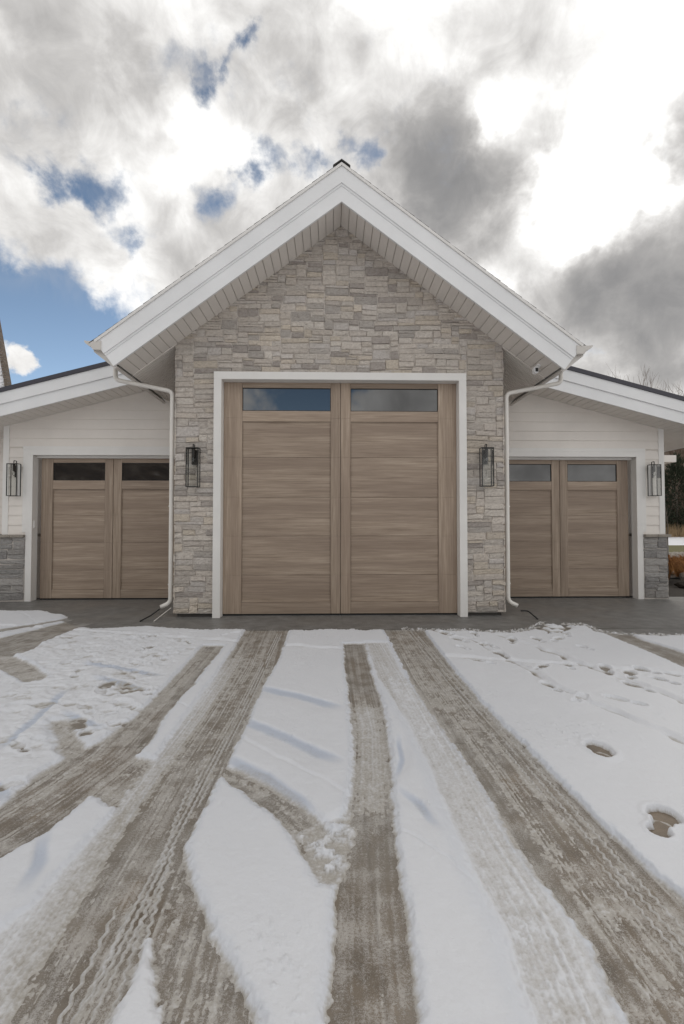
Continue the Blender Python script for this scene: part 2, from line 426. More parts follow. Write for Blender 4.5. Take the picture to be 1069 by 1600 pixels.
def poly_sd(P, X, Y):                             # signed distance, positive inside
    d2 = np.full(X.shape, 1e9); ins = np.zeros(X.shape, bool)
    n = len(P)
    for i in range(n):
        ax, ay = P[i]; bx, by = P[(i+1) % n]
        ex, ey = bx-ax, by-ay; L = ex*ex+ey*ey+1e-12
        t = np.clip(((X-ax)*ex+(Y-ay)*ey)/L, 0, 1)
        d2 = np.minimum(d2, (X-ax-t*ex)**2+(Y-ay-t*ey)**2)
        if ay != by:
            c = ((ay > Y) != (by > Y)) & (X < (bx-ax)*(Y-ay)/(by-ay)+ax); ins ^= c
    d = np.sqrt(d2); return np.where(ins, d, -d)
def line_st(P, X, Y):                             # arc length and signed offset along a polyline
    best = np.full(X.shape, 1e9); S = np.zeros(X.shape); T = np.zeros(X.shape); acc = 0
    for i in range(len(P)-1):
        ax, ay = P[i]; bx, by = P[i+1]; ex, ey = bx-ax, by-ay; l = math.hypot(ex, ey)
        t = ((X-ax)*ex+(Y-ay)*ey)/l/l
        if i > 0: t = np.maximum(t, 0)
        if i < len(P)-2: t = np.minimum(t, 1)
        dx = X-ax-t*ex; dy = Y-ay-t*ey; d = dx*dx+dy*dy
        sg = np.sign(ex*(Y-ay)-ey*(X-ax)); k = d < best
        best = np.where(k, d, best); S = np.where(k, acc+t*l, S); T = np.where(k, sg*np.sqrt(d), T); acc += l
    return S, T

# ================================================================== GROUND
def spaced(segs):
    out = [segs[0][0]]
    for a, b, s0, s1 in segs:
        x = a
        while x < b - 1e-6:
            x += s0 + (s1-s0)*(x-a)/(b-a); out.append(min(x, b))
    return np.array(sorted(set(np.round(out, 5))))
xs_ = spaced([(0, 1.9, .0055, .0055), (1.9, 4.5, .0055, .014), (4.5, 10.0, .014, .03), (10, 13, .03, .2)])
XS = np.concatenate([-xs_[::-1][:-1], xs_]) + CAM[0]
YS = spaced([(-6, .9, .12, .05), (.9, 1.25, .02, .006), (1.25, 3, .005, .0095), (3, 10, .0095, .026)])
GX, GY = np.meshgrid(XS, YS)
print('ground grid', GX.shape)

# outlines of tracks read off the ground (photo pixels -> metres on the drive)
track_left = GL([(385,984),(452,984),(436,1030),(408,1080),(386,1130),(352,1200),(322,1260),(288,1330),(302,1385),(340,1480),(372,1545),(400,1600),(450,1750),(-200,1750),(-130,1580),(-50,1500),(45,1425),(125,1340),(190,1255),(244,1190),(286,1130),(322,1080),(356,1030)])
track_left_c = GL([(418,984),(395,1040),(350,1120),(300,1200),(255,1280),(190,1400),(90,1600),(0,1750)])
track_side = GL([(318,1010),(350,1010),(302,1070),(262,1115),(235,1160),(190,1205),(130,1255),(80,1300),(0,1345),(-200,1450),(-200,1330),(0,1262),(70,1205),(150,1165),(210,1125),(258,1075)])
track_side_c = GL([(334,1010),(282,1070),(236,1120),(180,1180),(100,1240),(0,1305),(-200,1400)])
track_mid = GL([(537,1007),(569,1007),(582,1060),(600,1110),(610,1180),(612,1240),(614,1300),(624,1380),(640,1480),(656,1600),(680,1750),(500,1750),(512,1600),(520,1480),(530,1390),(538,1300),(550,1240),(552,1180),(548,1120),(541,1060)])
track_mid_c = GL([(553,1007),(562,1060),(578,1140),(580,1240),(578,1400),(582,1600),(590,1750)])
track_right = GL([(600,984),(660,984),(690,1025),(752,1100),(840,1190),(925,1277),(1000,1350),(1075,1420),(1300,1620),(1500,1750),(1100,1750),(1000,1620),(965,1570),(935,1490),(890,1430),(835,1365),(790,1290),(738,1203),(690,1135),(640,1060)])
track_right_c = GL([(630,984),(680,1060),(760,1160),(860,1290),(960,1420),(1069,1560),(1200,1750)])
packed_band = GL([(572,1006),(606,1006),(625,1050),(660,1085),(700,1150),(752,1230),(800,1310),(850,1390),(900,1460),(945,1540),(972,1600),(1020,1750),(860,1750),(838,1600),(812,1530),(790,1460),(750,1380),(712,1300),(680,1220),(648,1150),(618,1100),(590,1060)])
packed_c = GL([(589,1006),(636,1090),(690,1190),(760,1320),(840,1450),(905,1600),(950,1750)])
slush_mid = GL([(548,1105),(602,1105),(612,1180),(612,1240),(600,1270),(545,1270),(552,1180)])
curve_mid = GL([(344,1200),(380,1210),(430,1238),(475,1268),(505,1290),(520,1310),(540,1330),(528,1380),(498,1385),(478,1345),(458,1308),(430,1280),(385,1245),(355,1225)])
curve_mid_c = GL([(350,1208),(400,1232),(450,1268),(490,1310),(520,1370)])
churn = GL([(462,1300),(505,1288),(545,1270),(556,1300),(540,1370),(515,1392),(488,1362)])
side_fan = GL([(130,1225),(200,1185),(232,1190),(250,1195),(205,1270),(165,1262)])
far_left = GL([(-400,1022),(-60,1006),(0,998),(60,984),(100,973),(145,974),(112,986),(70,1003),(40,1022),(-10,1032),(-400,1075)])
far_left_b = GL([(-400,1000),(0,984),(60,975),(104,967),(110,970),(60,979),(0,990),(-400,1012)])
far_left_d = GL([(-60,1028),(20,1026),(52,1040),(75,1062),(40,1068),(5,1050),(-60,1048)])
far_left_c = GL([(142,974),(60,990),(0,1015),(-400,1060)])
left_smear = GL([(80,1130),(105,1128),(128,1165),(135,1190),(110,1195),(92,1165)])
far_right = GL([(930,985),(968,984),(1000,1000),(1069,1022),(1300,1085),(1300,1115),(1069,1045),(1000,1014)])
far_right_c = GL([(948,985),(1000,1006),(1069,1034),(1300,1100)])
wedge = GL([(232,1474),(250,1605),(262,1750),(110,1750),(178,1605)])
# where snow lies at all: everything this side of the swept apron
snow_edge = GL([(-900,955),(0,955),(70,955),(100,962),(106,972),(142,984),(205,979),(300,983),(385,984),(455,985),(600,984),(668,985),(740,987),(800,990),(835,984),(850,974),(880,978),(905,976),(935,988),(985,992),(1069,994),(1400,998),(2400,1010)])
body = np.vstack([snow_edge, [[14, -8], [-14, -8]]])

n_lo = fbm(GX*1.1, GY*1.1, 4, 3); n_md = fbm(GX*6, GY*6, 4, 11); n_hi = fbm(GX*32, GY*32, 3, 23); n_vh = fbm(GX*95, GY*95, 2, 31)
wig = (n_md-.5)*.045 + (n_hi-.5)*.045 + (n_vh-.5)*.022
H = .030 + (n_lo-.5)*.016 + (n_md-.5)*.006 + (n_hi-.5)*.0028 + (n_vh-.5)*.0016
left_rough = sm(-.2, .5, poly_sd(GL([(60,985),(330,985),(330,1010),(250,1090),(180,1150),(0,1240),(-400,1300),(-400,1060)]), GX, GY))
H += left_rough*((fbm(GX*5, GY*7, 4, 41)-.5)*.05 + np.abs(fbm(GX*11, GY*13, 3, 44)-.5)*-.045)
lfg = sm(-.1, .3, poly_sd(GL([(0,1350),(135,1225),(165,1265),(60,1440),(0,1520),(-300,1600),(-300,1400)]), GX, GY))
H += lfg*(fbm(GX*4, GY*5, 3, 47)-.5)*.035

# old tracks filled in again: soft shallow ledges across the snow
blue_shade = np.zeros(GX.shape)  # mask of blue shade painted on the snow along ledges and track edges
def ledge(pts, width, depth, side=1):
    global H, blue_shade
    S, T = line_st(GL(pts), GX, GY); T = T*side + (n_md-.5)*.03
    L = GL(pts); tot = sum(math.dist(L[i], L[i+1]) for i in range(len(L)-1))
    fade = sm(-.02, .25, S)*sm(-.02, .25, tot-S)
    f = sm(-.022, .018, T)*(1-sm(width*.25, width, T))
    H = H - depth*.55*f*fade
    blue_shade = np.maximum(blue_shade, sm(-.012, .012, T)*(1-sm(width*.22, width*.45, T))*fade)
ledge([(398,1074),(470,1088),(545,1110)], .30, .026, -1)
ledge([(375,1122),(450,1152),(548,1198)], .26, .032, -1)
ledge([(345,1180),(420,1212),(470,1248),(508,1284)], .22, .034, -1)
ledge([(618,1228),(660,1262),(705,1310)], .13, .036, -1)
ledge([(618,1150),(624,1190),(612,1232)], .10, .03, 1)
ledge([(130,1036),(200,1046),(262,1058)], .25, .022, -1)
ledge([(150,1058),(200,1068),(238,1082)], .25, .028, -1)
ledge([(100,1112),(140,1128),(175,1142)], .2, .026, -1)
ledge([(-20,1215),(10,1235),(30,1262)], .2, .028, -1)
ledge([(60,1300),(50,1360),(10,1420)], .18, .024, 1)
ledge([(0,1180),(60,1130),(110,1080)], .2, .018, 1)
# narrow trodden grooves and lines in the right-hand snow
def groove(pts, wd, dp, s):
    global H
    S, T = line_st(GL(pts), GX, GY); T = T + (fbm(S*5, S*0+s, 3, s)-.5)*.10
    ww = wd*(.6+.9*vn(S*7, S*0, s)); H = H - dp*np.exp(-(T/ww)**2)*(.35+.9*vn(S*9, S*0, s+5)) + dp*.3*np.exp(-((T-ww*1.9)/ww)**2)
groove([(676,987),(745,1005),(800,1035),(870,1075),(950,1112),(1069,1166),(1300,1260)], .030, .032, 61)
groove([(785,996),(860,1022),(930,1048),(1000,1072),(1069,1102),(1300,1170)], .032, .030, 62)
groove([(930,1045),(1000,1050),(1069,1058),(1300,1080)], .04, .020, 63)
groove([(610,1290),(680,1330),(740,1390),(790,1480)], .012, .008, 64)

# footprints: heel and sole pressed down to the concrete
foot = np.zeros(GX.shape)
def footprint(px, py, ang=0, dep=.05, scl=1.0, two=True):
    global H, foot
    cx, cy = G(px, py); c, s = math.cos(ang), math.sin(ang)
    u = (GX-cx)*c + (GY-cy)*s; v = -(GX-cx)*s + (GY-cy)*c
    m = np.abs(GX-cx)+np.abs(GY-cy) < .8
    e1 = (u/(.052*scl))**2+((v-.065*scl)/(.085*scl))**2
    e2 = (u/(.038*scl))**2+((v+.085*scl)/(.055*scl))**2
    k = np.minimum(e1, e2) if two else (u/(.07*scl))**2+(v/(.075*scl))**2
    k = k + (n_hi-.5)*.5
    pit = 1-sm(.75, 1.25, k); rim = np.exp(-((np.sqrt(np.maximum(k,0))-1.3)/.22)**2)
    H = np.where(m, H-dep*pit+.005*rim, H); foot = np.maximum(foot, np.where(m, pit*(1 if dep > .035 else 0), 0))
def hollow(px, py, rx, ry, dep):
    global H, foot
    cx, cy = G(px, py)
    k = ((GX-cx)/rx)**2+((GY-cy)/ry)**2 + (n_hi-.5)*.45
    pit = 1-sm(.72, 1.15, k); H = H*(1-pit)+np.minimum(H, .030-dep+(n_hi-.5)*.01)*pit + .006*np.exp(-((np.sqrt(np.maximum(k, 0))-1.25)/.2)**2)
    foot = np.maximum(foot, pit)
hollow(1038, 1281, .080, .082, .034); hollow(1030, 1306, .054, .056, .044); hollow(1034, 1294, .048, .05, .034)
hollow(937, 1176, .085, .120, .034); hollow(940, 1184, .055, .06, .040)
rf = random.Random(5)
for (x, y, dp) in [(783,1026,.034),(719,1003,.036),(765,1012,.028),(845,1046,.030),(755,1037,.018),(700,992,.036),(742,994,.034),(862,1078,.028),(905,1096,.018),(948,1050,.034),(1012,1052,.034),(1040,1068,.030),(915,1016,.022),(870,1002,.026),(858,990,.03),
                   (978,1100,.022),(800,1004,.03),(842,1003,.028),(985,1058,.03),(1000,1078,.028),(1060,1060,.03),(890,1045,.02),
                   (232,997,.034),(228,1016,.034),(360,993,.016),(200,1003,.015),(280,1002,.012),(885,994,.022),(725,1016,.02)]:
    footprint(x, y, rf.uniform(-.8, .8), dp, rf.uniform(.9, 1.2), True)
for k in range(46):
    x = rf.uniform(0, 300); y = rf.uniform(1000, 1230)
    if y < 1250-x*.55: footprint(x, y, rf.uniform(-1.5, 1.5), rf.uniform(.008, .022), rf.uniform(.8, 1.5), True)

# carve the wheel tracks
slush = np.zeros(GX.shape); warm = np.zeros(GX.shape)
def carve(poly, cline, lvl, wall=.035, ridge=.005, stripes=9, zig=.006, halfw=.12, patch=.5, seed=0, period=.045, floor=.002, drift=0, amp_shade=.22):
    """lvl: mean film of crushed snow left in the track (m, negative = bare)"""
    global H, slush, blue_shade
    sd = poly_sd(poly, GX, GY) + wig*.8
    k = sm(-.75*wall, .3*wall, sd)
    blue_shade = np.maximum(blue_shade, amp_shade*np.exp(-((sd+.45*wall)/(.5*wall))**2))  # painted shade band along the edge of the track
    S, T = line_st(cline, GX, GY)
    zz = np.abs((S/period) % 1 - .5)*2-.5
    Tz = T + zz*zig*.35 + (fbm(S*1.5, T*0+seed, 2, seed)-.5)*.012
    st = Tz/(halfw*2/(stripes*1.5)); fr = np.abs((st % 1)-.5)*2
    idx = np.floor(st).astype(np.int64)
    on = _h(idx, idx*0, seed+3); on = np.where(on > .35, on, .12)
    rl = np.exp(-(fr/.42)**2)*on
    lug = .55+.45*np.sign(np.sin((S/period+idx*.5)*2*math.pi))
    pt = sm(.5-patch*.5, .5+patch*.5+.02, fbm(S*1.7, T*7, 4, seed+7))
    pn = fbm(GX*13, GY*13, 4, seed+9)
    streak = fbm(S*.9+n_md*.3, T*85, 3, seed+21); wide = fbm(S*.5, T*16, 2, seed+1)
    film = lvl + ridge*rl*(.65+.35*lug)*(.45+.6*pt) + (streak-.5)*.0055 + (pn-.5)*.0045 + (n_hi-.5)*.0055 + (n_vh-.5)*.0058 + (wide-.5)*.005 + drift
    H = H*(1-k) + film*k
    slush = np.maximum(slush, k*np.clip(.45+lvl*40+(pn-.5)*.7+(streak-.5)*1.0, 0, 1))
carve(far_left, far_left_c, -.003, .04, .004, 7, .004, .3, seed=70)
carve(far_left_b, far_left_c, -.002, .03, .003, 7, .004, .3, seed=69)
carve(far_left_d, far_left_c, .001, .06, .003, 7, .004, .3, seed=68)
carve(far_right, far_right_c, -.004, .05, .003, 5, .003, .1, seed=71)
carve(side_fan, track_side_c, .000, .05, .004, 5, .004, .1, seed=72)
carve(left_smear, track_side_c, .0015, .08, .002, 5, .003, .1, seed=73)
carve(packed_band, packed_c, .0085, .10, .009, 6, .012, .14, .8, seed=74, period=.06)
carve(curve_mid, curve_mid_c, -.0012, .05, .003, 5, .003, .1, seed=75)
carve(track_side, track_side_c, -.0012, .05, .004, 6, .004, .13, seed=76)
S_, T_ = line_st(track_left_c, GX, GY)
drift = .0125*sm(.07, .36, -T_)*sm(.8, 3.0, S_) + .0016*np.exp(-((S_-2.2)/1.2)**2)
carve(track_left, track_left_c, -.0022, .045, .0062, 10, .008, .18, .8, seed=77, drift=drift)
carve(track_mid, track_mid_c, -.0034, .05, .0045, 6, .006, .11, seed=78)
sm_sl = sm(-.12, .12, poly_sd(slush_mid, GX, GY))
H += sm_sl*.0065
S_, T_ = line_st(track_right_c, GX, GY)
carve(track_right, track_right_c, -.0024, .04, .0062, 10, .007, .17, .8, seed=79, amp_shade=.45, drift=.0018*np.exp(-((S_-2.4)/1.4)**2))
kc = sm(-.04, .06, poly_sd(churn, GX, GY)); H = H*(1-kc) + kc*(.002 + np.maximum(0, fbm(GX*17+n_hi*1.5, GY*17+n_md*2, 5, 83, .62)-.47)*.085)
kw = sm(-.02, .03, poly_sd(wedge, GX, GY)+wig*.6); H = H*(1-kw) + kw*(.032+(n_md-.5)*.004)
# bold zigzag tread lines left standing in the slush
def zigzag(pts, gap, seed, amp=.012, per=.075, hgt=.009, s0=0, s1=99):
    global H
    S, T = line_st(GL(pts), GX, GY)
    for t0 in gap:
        z = (np.abs((S/per+t0*9) % 1-.5)*2-.5)*amp*2
        g = np.exp(-((T-t0-z)/.0062)**2)*sm(.25, .45, fbm(S*6, T*0+t0*50, 2, seed))*sm(s0-.1, s0+.1, S)*(1-sm(s1-.1, s1+.1, S))
        H = np.maximum(H, hgt*g*1.3-.003)
zigzag([(640,984),(720,1080),(800,1170),(880,1262),(960,1355),(1069,1475),(1200,1620)], (-.005, -.055, .05), 90, .007, .05, .008)
zigzag([(204,1420),(170,1500),(120,1600),(80,1680)], (0, -.058), 91, .007, .07, .009, 0, 3)
zigzag([(322,1180),(300,1220),(275,1280),(262,1320)], (.0, .035), 92, .007, .055, .008)
zigzag([(440,990),(395,1090),(345,1190)], (.0, -.028, -.056), 93, .004, .05, .008)

# the apron by the doors is clear, with a ragged line of crumbs
sdb = poly_sd(body, GX, GY) + wig*1.8 + (fbm(GX*2.4, GY*2.4, 3, 95)-.5)*.14
kb = sm(-.02, .10, sdb); H = -.02 + (H+.02)*kb
crumb = np.exp(-((sdb+.03)/.09)**2)*sm(3.0, 4.2, np.abs(GX-.165-1.6)*0+GX+3.0)*(GX > .9)
H = np.maximum(H, -.006+crumb*(n_vh*.5+n_hi*.5-.42)*.09)
sdf_ = poly_sd(GL([(835,984),(850,973),(900,974),(905,979),(870,990)]), GX, GY)
H = np.where(sdf_ > -.05, np.minimum(H, (fbm(GX*9, GY*9, 3, 97)-.47)*.11), H)

pk = fbm(GX*55, GY*55, 2, 111); sel = sm(.50, .72, fbm(GX*2.3, GY*2.3, 3, 115))
H = np.where(H > .012, H + np.maximum(0, pk-.70)*.045*sel - np.maximum(0, .26-pk)*.030*sel, H)
H = np.where(H > .010, H + (fbm(GX*3.3, GY*1.7, 3, 117)-.5)*.006, H)
# warm staining seen in the wheel tracks
def blotch(pts, v, soft=.25):
    global warm
    warm = np.maximum(warm, v*sm(-soft, soft, poly_sd(GL(pts), GX, GY)+(n_md-.5)*.5))
blotch([(1069,1420),(1300,1750),(1000,1750),(930,1490),(850,1340),(820,1190),(900,1260)], .62)
blotch([(0,1262),(180,1160),(200,1200),(0,1340),(-200,1400)], .55)
blotch([(512,1400),(630,1400),(680,1750),(480,1750)], .55)
blotch([(240,1380),(300,1400),(330,1560),(260,1650),(200,1600)], .5)
blotch([(0,1500),(200,1400),(230,1500),(150,1700),(-100,1700)], .42)
blotch([(790,1220),(830,1225),(835,1250),(795,1255)], .8, .08)
blotch([(230,1395),(270,1395),(275,1430),(235,1435)], .8, .08)
warm = np.maximum(warm, foot*.9)
dAp = poly_sd(body, GX, GY)
wet = sm(.12, -.02, dAp)
wet = np.maximum(wet, sm(8.9, 6.0, GY*0+9)*0)
joint = np.zeros(GX.shape)
for jx in (.02, 3.62, -3.58, 6.9): joint = np.maximum(joint, .22*np.exp(-((GX-jx)/.006)**2))
for jy in (7.02, 3.4): joint = np.maximum(joint, np.exp(-((GY-jy)/.009)**2)*(.8 if jy > 5 else .25))
SV, TV = line_st(np.array([[-3.4, 6.95], [-2.86, 8.0]]), GX, GY)
BAREZ = .0

def grid_mesh(name, X, Y, Z, attrs, mat, keep=None):
    r, c = X.shape
    co = np.stack([X, Y, Z], -1).reshape(-1, 3).astype(np.float32)
    idx = np.arange(r*c).reshape(r, c)
    q = np.stack([idx[:-1,:-1], idx[:-1,1:], idx[1:,1:], idx[1:,:-1]], -1).reshape(-1, 4)
    if keep is not None:
        kv = keep.reshape(-1)[q].any(1); q = q[kv]
        used = np.zeros(r*c, bool); used[q.reshape(-1)] = True
        new = np.cumsum(used)-1; co = co[used]; q = new[q]
    else: used = np.ones(r*c, bool)
    me = bpy.data.meshes.new(name)
    me.vertices.add(len(co)); me.vertices.foreach_set('co', co.reshape(-1))
    me.loops.add(len(q)*4); me.loops.foreach_set('vertex_index', q.reshape(-1).astype(np.int32))
    me.polygons.add(len(q)); me.polygons.foreach_set('loop_start', np.arange(0, len(q)*4, 4, dtype=np.int32))
    me.polygons.foreach_set('loop_total', np.full(len(q), 4, dtype=np.int32))
    me.update(calc_edges=True)
    me.polygons.foreach_set('use_smooth', np.ones(len(q), bool))
    for k, v in attrs.items():
        a = me.attributes.new(k, 'FLOAT', 'POINT'); a.data.foreach_set('value', v.reshape(-1)[used].astype(np.float32))
    me.materials.append(mat)
    o = bpy.data.objects.new(name, me); COL.objects.link(o); return o
ZC = -.004*np.exp(-((GX-.02)/.006)**2)*(GY > 6.3) + (n_md-.5)*.0012
s = 2
o = grid_mesh('driveway', GX[::s, ::s], GY[::s, ::s], ZC[::s, ::s]*1.0, dict(slush=slush[::s, ::s], warm=warm[::s, ::s], wet=wet[::s, ::s], joint=joint[::s, ::s]), CONC)
tag(o, 'concrete driveway in front of the garage doors, wet and bare in the wheel tracks', 'driveway', kind='structure')
o = grid_mesh('snow', GX, GY, H, dict(depth=np.clip(H/.02, 0, 1), blue_shade=blue_shade), SNOW, keep=(H > -.0015))
tag(o, 'thin snow on the driveway, cut by tyre tracks and footprints', 'snow', kind='stuff')

# land around the drive, reaching to the horizon
bm = NB()
rings = [(0, -.05)] + [(r_, -.05) for r_ in (14, 30, 60, 120, 400, 1500)]
def sheet(bm, x0, x1, y0, y1, z, nx=1, ny=1):
    g = [[bm.verts.new((x0+(x1-x0)*i/nx, y0+(y1-y0)*j/ny, z)) for i in range(nx+1)] for j in range(ny+1)]
    for j in range(ny):
        for i in range(nx): bm.faces.new((g[j][i], g[j][i+1], g[j+1][i+1], g[j+1][i]))
sheet(bm, -1500, 1500, -1500, 1500, -.06, 4, 4)
tag(obj('ground', bm, FIELD), 'snowy field around the house', 'ground', kind='structure')
bm = NB(); sheet(bm, 6.9, 12.8, 10.0, 13.6, -.03, 20, 12)
for v in bm.verts: v.co.z += mnoise.noise(v.co*2.1)*.03 + .012
tag(obj('mulch_bed', bm, MULCH, smooth=True), 'dark mulch bed beside the right end of the garage', 'ground', kind='structure')
bm = NB(); sheet(bm, 8, 30, 13.4, 25, -.02, 60, 30)
for v in bm.verts: v.co.z += mnoise.noise(v.co*.7)*.06+.05
tag(obj('gravel_bed', bm, GRAVEL, smooth=True), 'pale gravel bed behind the mulch', 'ground', kind='structure')
bm = NB(); sheet(bm, 8, 50, 25, 33, .03, 20, 6)
tag(obj('lawn', bm, LAWN), 'strip of dull green lawn behind the gravel', 'lawn', kind='structure')

# hills all round
def hill(name, az0, az1, rad, hfun, label, n=120):
    bm = NB(); rows = []
    for j, (rr, hh) in enumerate([(rad, 0), (rad*1.25, .35), (rad*1.6, .75), (rad*2.1, 1.0), (rad*2.6, .7)]):
        row = []
        for i in range(n+1):
            a = R(az0+(az1-az0)*i/n); z = hfun(math.degrees(a))*hh*(1+.28*mnoise.noise(Vector((a*5, j*.7, 1)))+.16*mnoise.noise(Vector((a*23, j, 4))))
            row.append(bm.verts.new((math.sin(a)*rr, math.cos(a)*rr, z-.3)))
        rows.append(row)
    for j in range(4):
        for i in range(n): bm.faces.new((rows[j][i], rows[j][i+1], rows[j+1][i+1], rows[j+1][i]))
    tag(obj(name, bm, HILLM, smooth=True), label, 'hill', kind='structure')
hill('hills', 20, 75, 92, lambda a: 33, 'brown wooded hillside beyond the house')
hill('hills', 110, 270, 200, lambda a: 24+62*max(0, min(1, (a-178)/14.0)), 'brown hills across the road behind the viewer')

# ================================================================== BUILDING
YW, YF = 8.0, 7.35                                # stone wall face, gable fascia face
WY, WF = 9.75, 9.15                               # wing wall face, wing fascia face
B = empty('garage_building', (0, YW, 0), 'gabled garage with a stone front, three wooden doors and low white side wings', 'garage')

# ---- stone veneer laid as separate stones
PALW = [(.62,.565,.505), (.60,.545,.485), (.64,.59,.53), (.58,.525,.47), (.63,.56,.475), (.60,.56,.525), (.63,.585,.54), (.55,.50,.45), (.46,.425,.39), (.64,.59,.53), (.60,.54,.475), (.61,.56,.505), (.40,.36,.33), (.615,.545,.455)]
PALC = [(.31,.30,.29), (.34,.33,.32), (.275,.27,.262), (.37,.355,.34), (.30,.285,.27), (.24,.232,.228), (.38,.365,.35)]
def stonework(u0, u1, v0, v1, inside, seed, place, pal, cw=.046, ch=.046, prot=.03, parent=B, name='stone_veneer', mat=STONE, maxh=3, label=None, warp=True):
    rnd = random.Random(seed); nu = int(round((u1-u0)/cw)); nv = int(round((v1-v0)/ch)); cw = (u1-u0)/nu; ch = (v1-v0)/nv
    occ = [[not inside(u0+(i+.5)*cw, v0+(j+.5)*ch) for i in range(nu)] for j in range(nv)]
    bm = NB(); cl = bm.loops.layers.float_color.new('stone')
    for j in range(nv):
        for i in range(nu):
            if occ[j][i]: continue
            hh = rnd.choices([1, 2, 3, 4], [.14, .60, .23, .03 if maxh > 2 else 0])[0]; ww = rnd.randint(4, 11) if hh < 3 else rnd.randint(3, 9)
            w_ = 0
            while w_ < ww and i+w_ < nu and not occ[j][i+w_]: w_ += 1
            rest = 0
            while i+w_+rest < nu and not occ[j][i+w_+rest] and rest < 3: rest += 1
            if rest < 3 and rest > 0 and w_+rest <= 12: w_ += rest
            h_ = 1
            while h_ < hh and j+h_ < nv and all(not occ[j+h_][i+q] for q in range(w_)): h_ += 1
            for a in range(h_):
                for b in range(w_): occ[j+a][i+b] = True
            a0, a1 = u0+i*cw, u0+(i+w_)*cw; b0, b1 = v0+j*ch, v0+(j+h_)*ch
            g = rnd.uniform(.0008, .0032); d = prot*rnd.uniform(.45, 1.0)
            jit = lambda s_: rnd.uniform(-s_, s_)
            ca = [(a0+g+jit(.008), b0+g+jit(.007)), (a1-g+jit(.008), b0+g+jit(.007)), (a1-g+jit(.008), b1-g+jit(.007)), (a0+g+jit(.008), b1-g+jit(.007))]
            nx, ny = max(3, w_), max(3, h_+2)
            col = list(rnd.choice(pal)); f = rnd.uniform(.90, 1.08); tone = .97+.14*mnoise.noise(Vector((a0*.6, b0*.5, seed)))
            col = [c*f*tone for c in col] + [1]
            tl = (rnd.uniform(-.006, .006), rnd.uniform(-.008, .008))
            wq = .022 if warp else 0
            ca = [(a_+wq*mnoise.noise(Vector((a_*1.3, b_*1.1, 3.3))), b_+wq*1.3*mnoise.noise(Vector((a_*.9, b_*1.2, 8.1)))) for a_, b_ in ca]
            def pt(s_, t_, dep):
                x = (ca[0][0]*(1-s_)+ca[1][0]*s_)*(1-t_)+(ca[3][0]*(1-s_)+ca[2][0]*s_)*t_
                z = (ca[0][1]*(1-s_)+ca[1][1]*s_)*(1-t_)+(ca[3][1]*(1-s_)+ca[2][1]*s_)*t_
                return bm.verts.new(place(x, z, dep))
            grid = []
            for q in range(ny+1):
                row = []
                for p_ in range(nx+1):
                    s_, t_ = p_/nx, q/ny
                    edge = p_ in (0, nx) or q in (0, ny)
                    ss = .04 if p_ == 0 else (.96 if p_ == nx else s_); tt = .07 if q == 0 else (.93 if q == ny else t_)
                    dd = d + tl[0]*(s_-.5)*2 + tl[1]*(t_-.5)*2 + (0 if edge else .004) + jit(.0055)
                    row.append(pt(ss, tt, dd))
                grid.append(row)
            fs = []
            for q in range(ny):
                for p_ in range(nx): fs.append(bm.faces.new((grid[q][p_], grid[q][p_+1], grid[q+1][p_+1], grid[q+1][p_])))
            rim = [grid[0][k] for k in range(nx+1)] + [grid[q][nx] for q in range(1, ny+1)] + [grid[ny][k] for k in range(nx-1, -1, -1)] + [grid[q][0] for q in range(ny-1, 0, -1)]
            base = [pt(0 if k_ is None else k_[0], k_[1], 0) for k_ in
                    [(k/nx, 0) for k in range(nx+1)] + [(1, q/ny) for q in range(1, ny+1)] + [(k/nx, 1) for k in range(nx-1, -1, -1)] + [(0, q/ny) for q in range(ny-1, 0, -1)]]
            n_ = len(rim)
            for k in range(n_): fs.append(bm.faces.new((base[k], base[(k+1) % n_], rim[(k+1) % n_], rim[k])))
            for f_ in fs:
                for lo in f_.loops: lo[cl] = col
    return obj(name, bm, mat, parent, label=label)
sofz = lambda x: 6.82-.745*abs(x)                 # underside of the gable roof
FRONT = lambda x, z, d: (x, YW+.03-d, z)
def in_gable(x, z):
    if abs(x) < 2.16 and z < 4.21: return False
    return z < sofz(x)+.09
stonework(-2.86, 2.86, .06, 6.9, in_gable, 3, FRONT, PALW, maxh=3)
stonework(8.0, 9.75, .06, 4.7, lambda y, z: True, 5, lambda y, z, d: (-2.83-d, y, z), PALW, name='side_stone_veneer')
stonework(8.0, 9.75, .06, 4.7, lambda y, z: True, 6, lambda y, z, d: (2.83+d, y, z), PALW, name='side_stone_veneer')
bm = NB()
for sx in (-1, 1):
    prism(bm, [(sx*2.13, .06), (sx*2.83, .06), (sx*2.83, sofz(2.83)+.12), (sx*2.13, sofz(2.13)+.12)], YW+.025, YW+.4)
prism(bm, [(-2.13, 4.20), (2.13, 4.20), (2.13, sofz(2.13)+.12), (0, 6.94), (-2.13, sofz(2.13)+.12)], YW+.025, YW+.4)
for sx in (-1, 1): box(bm, sx*2.83 if sx < 0 else 2.6, -2.6 if sx < 0 else 2.83, YW+.4, 16, .06, 4.7)
obj('wall', bm, MORT, B)
FND = plain('dark_foundation', (.06, .055, .05), .9)
for sx in (-1, 1):
    bm = NB(); box(bm, min(sx*2.16, sx*2.80), max(sx*2.16, sx*2.80), YW+.06, YW+.5, -.05, .06)
    obj('foundation', bm, FND, B)

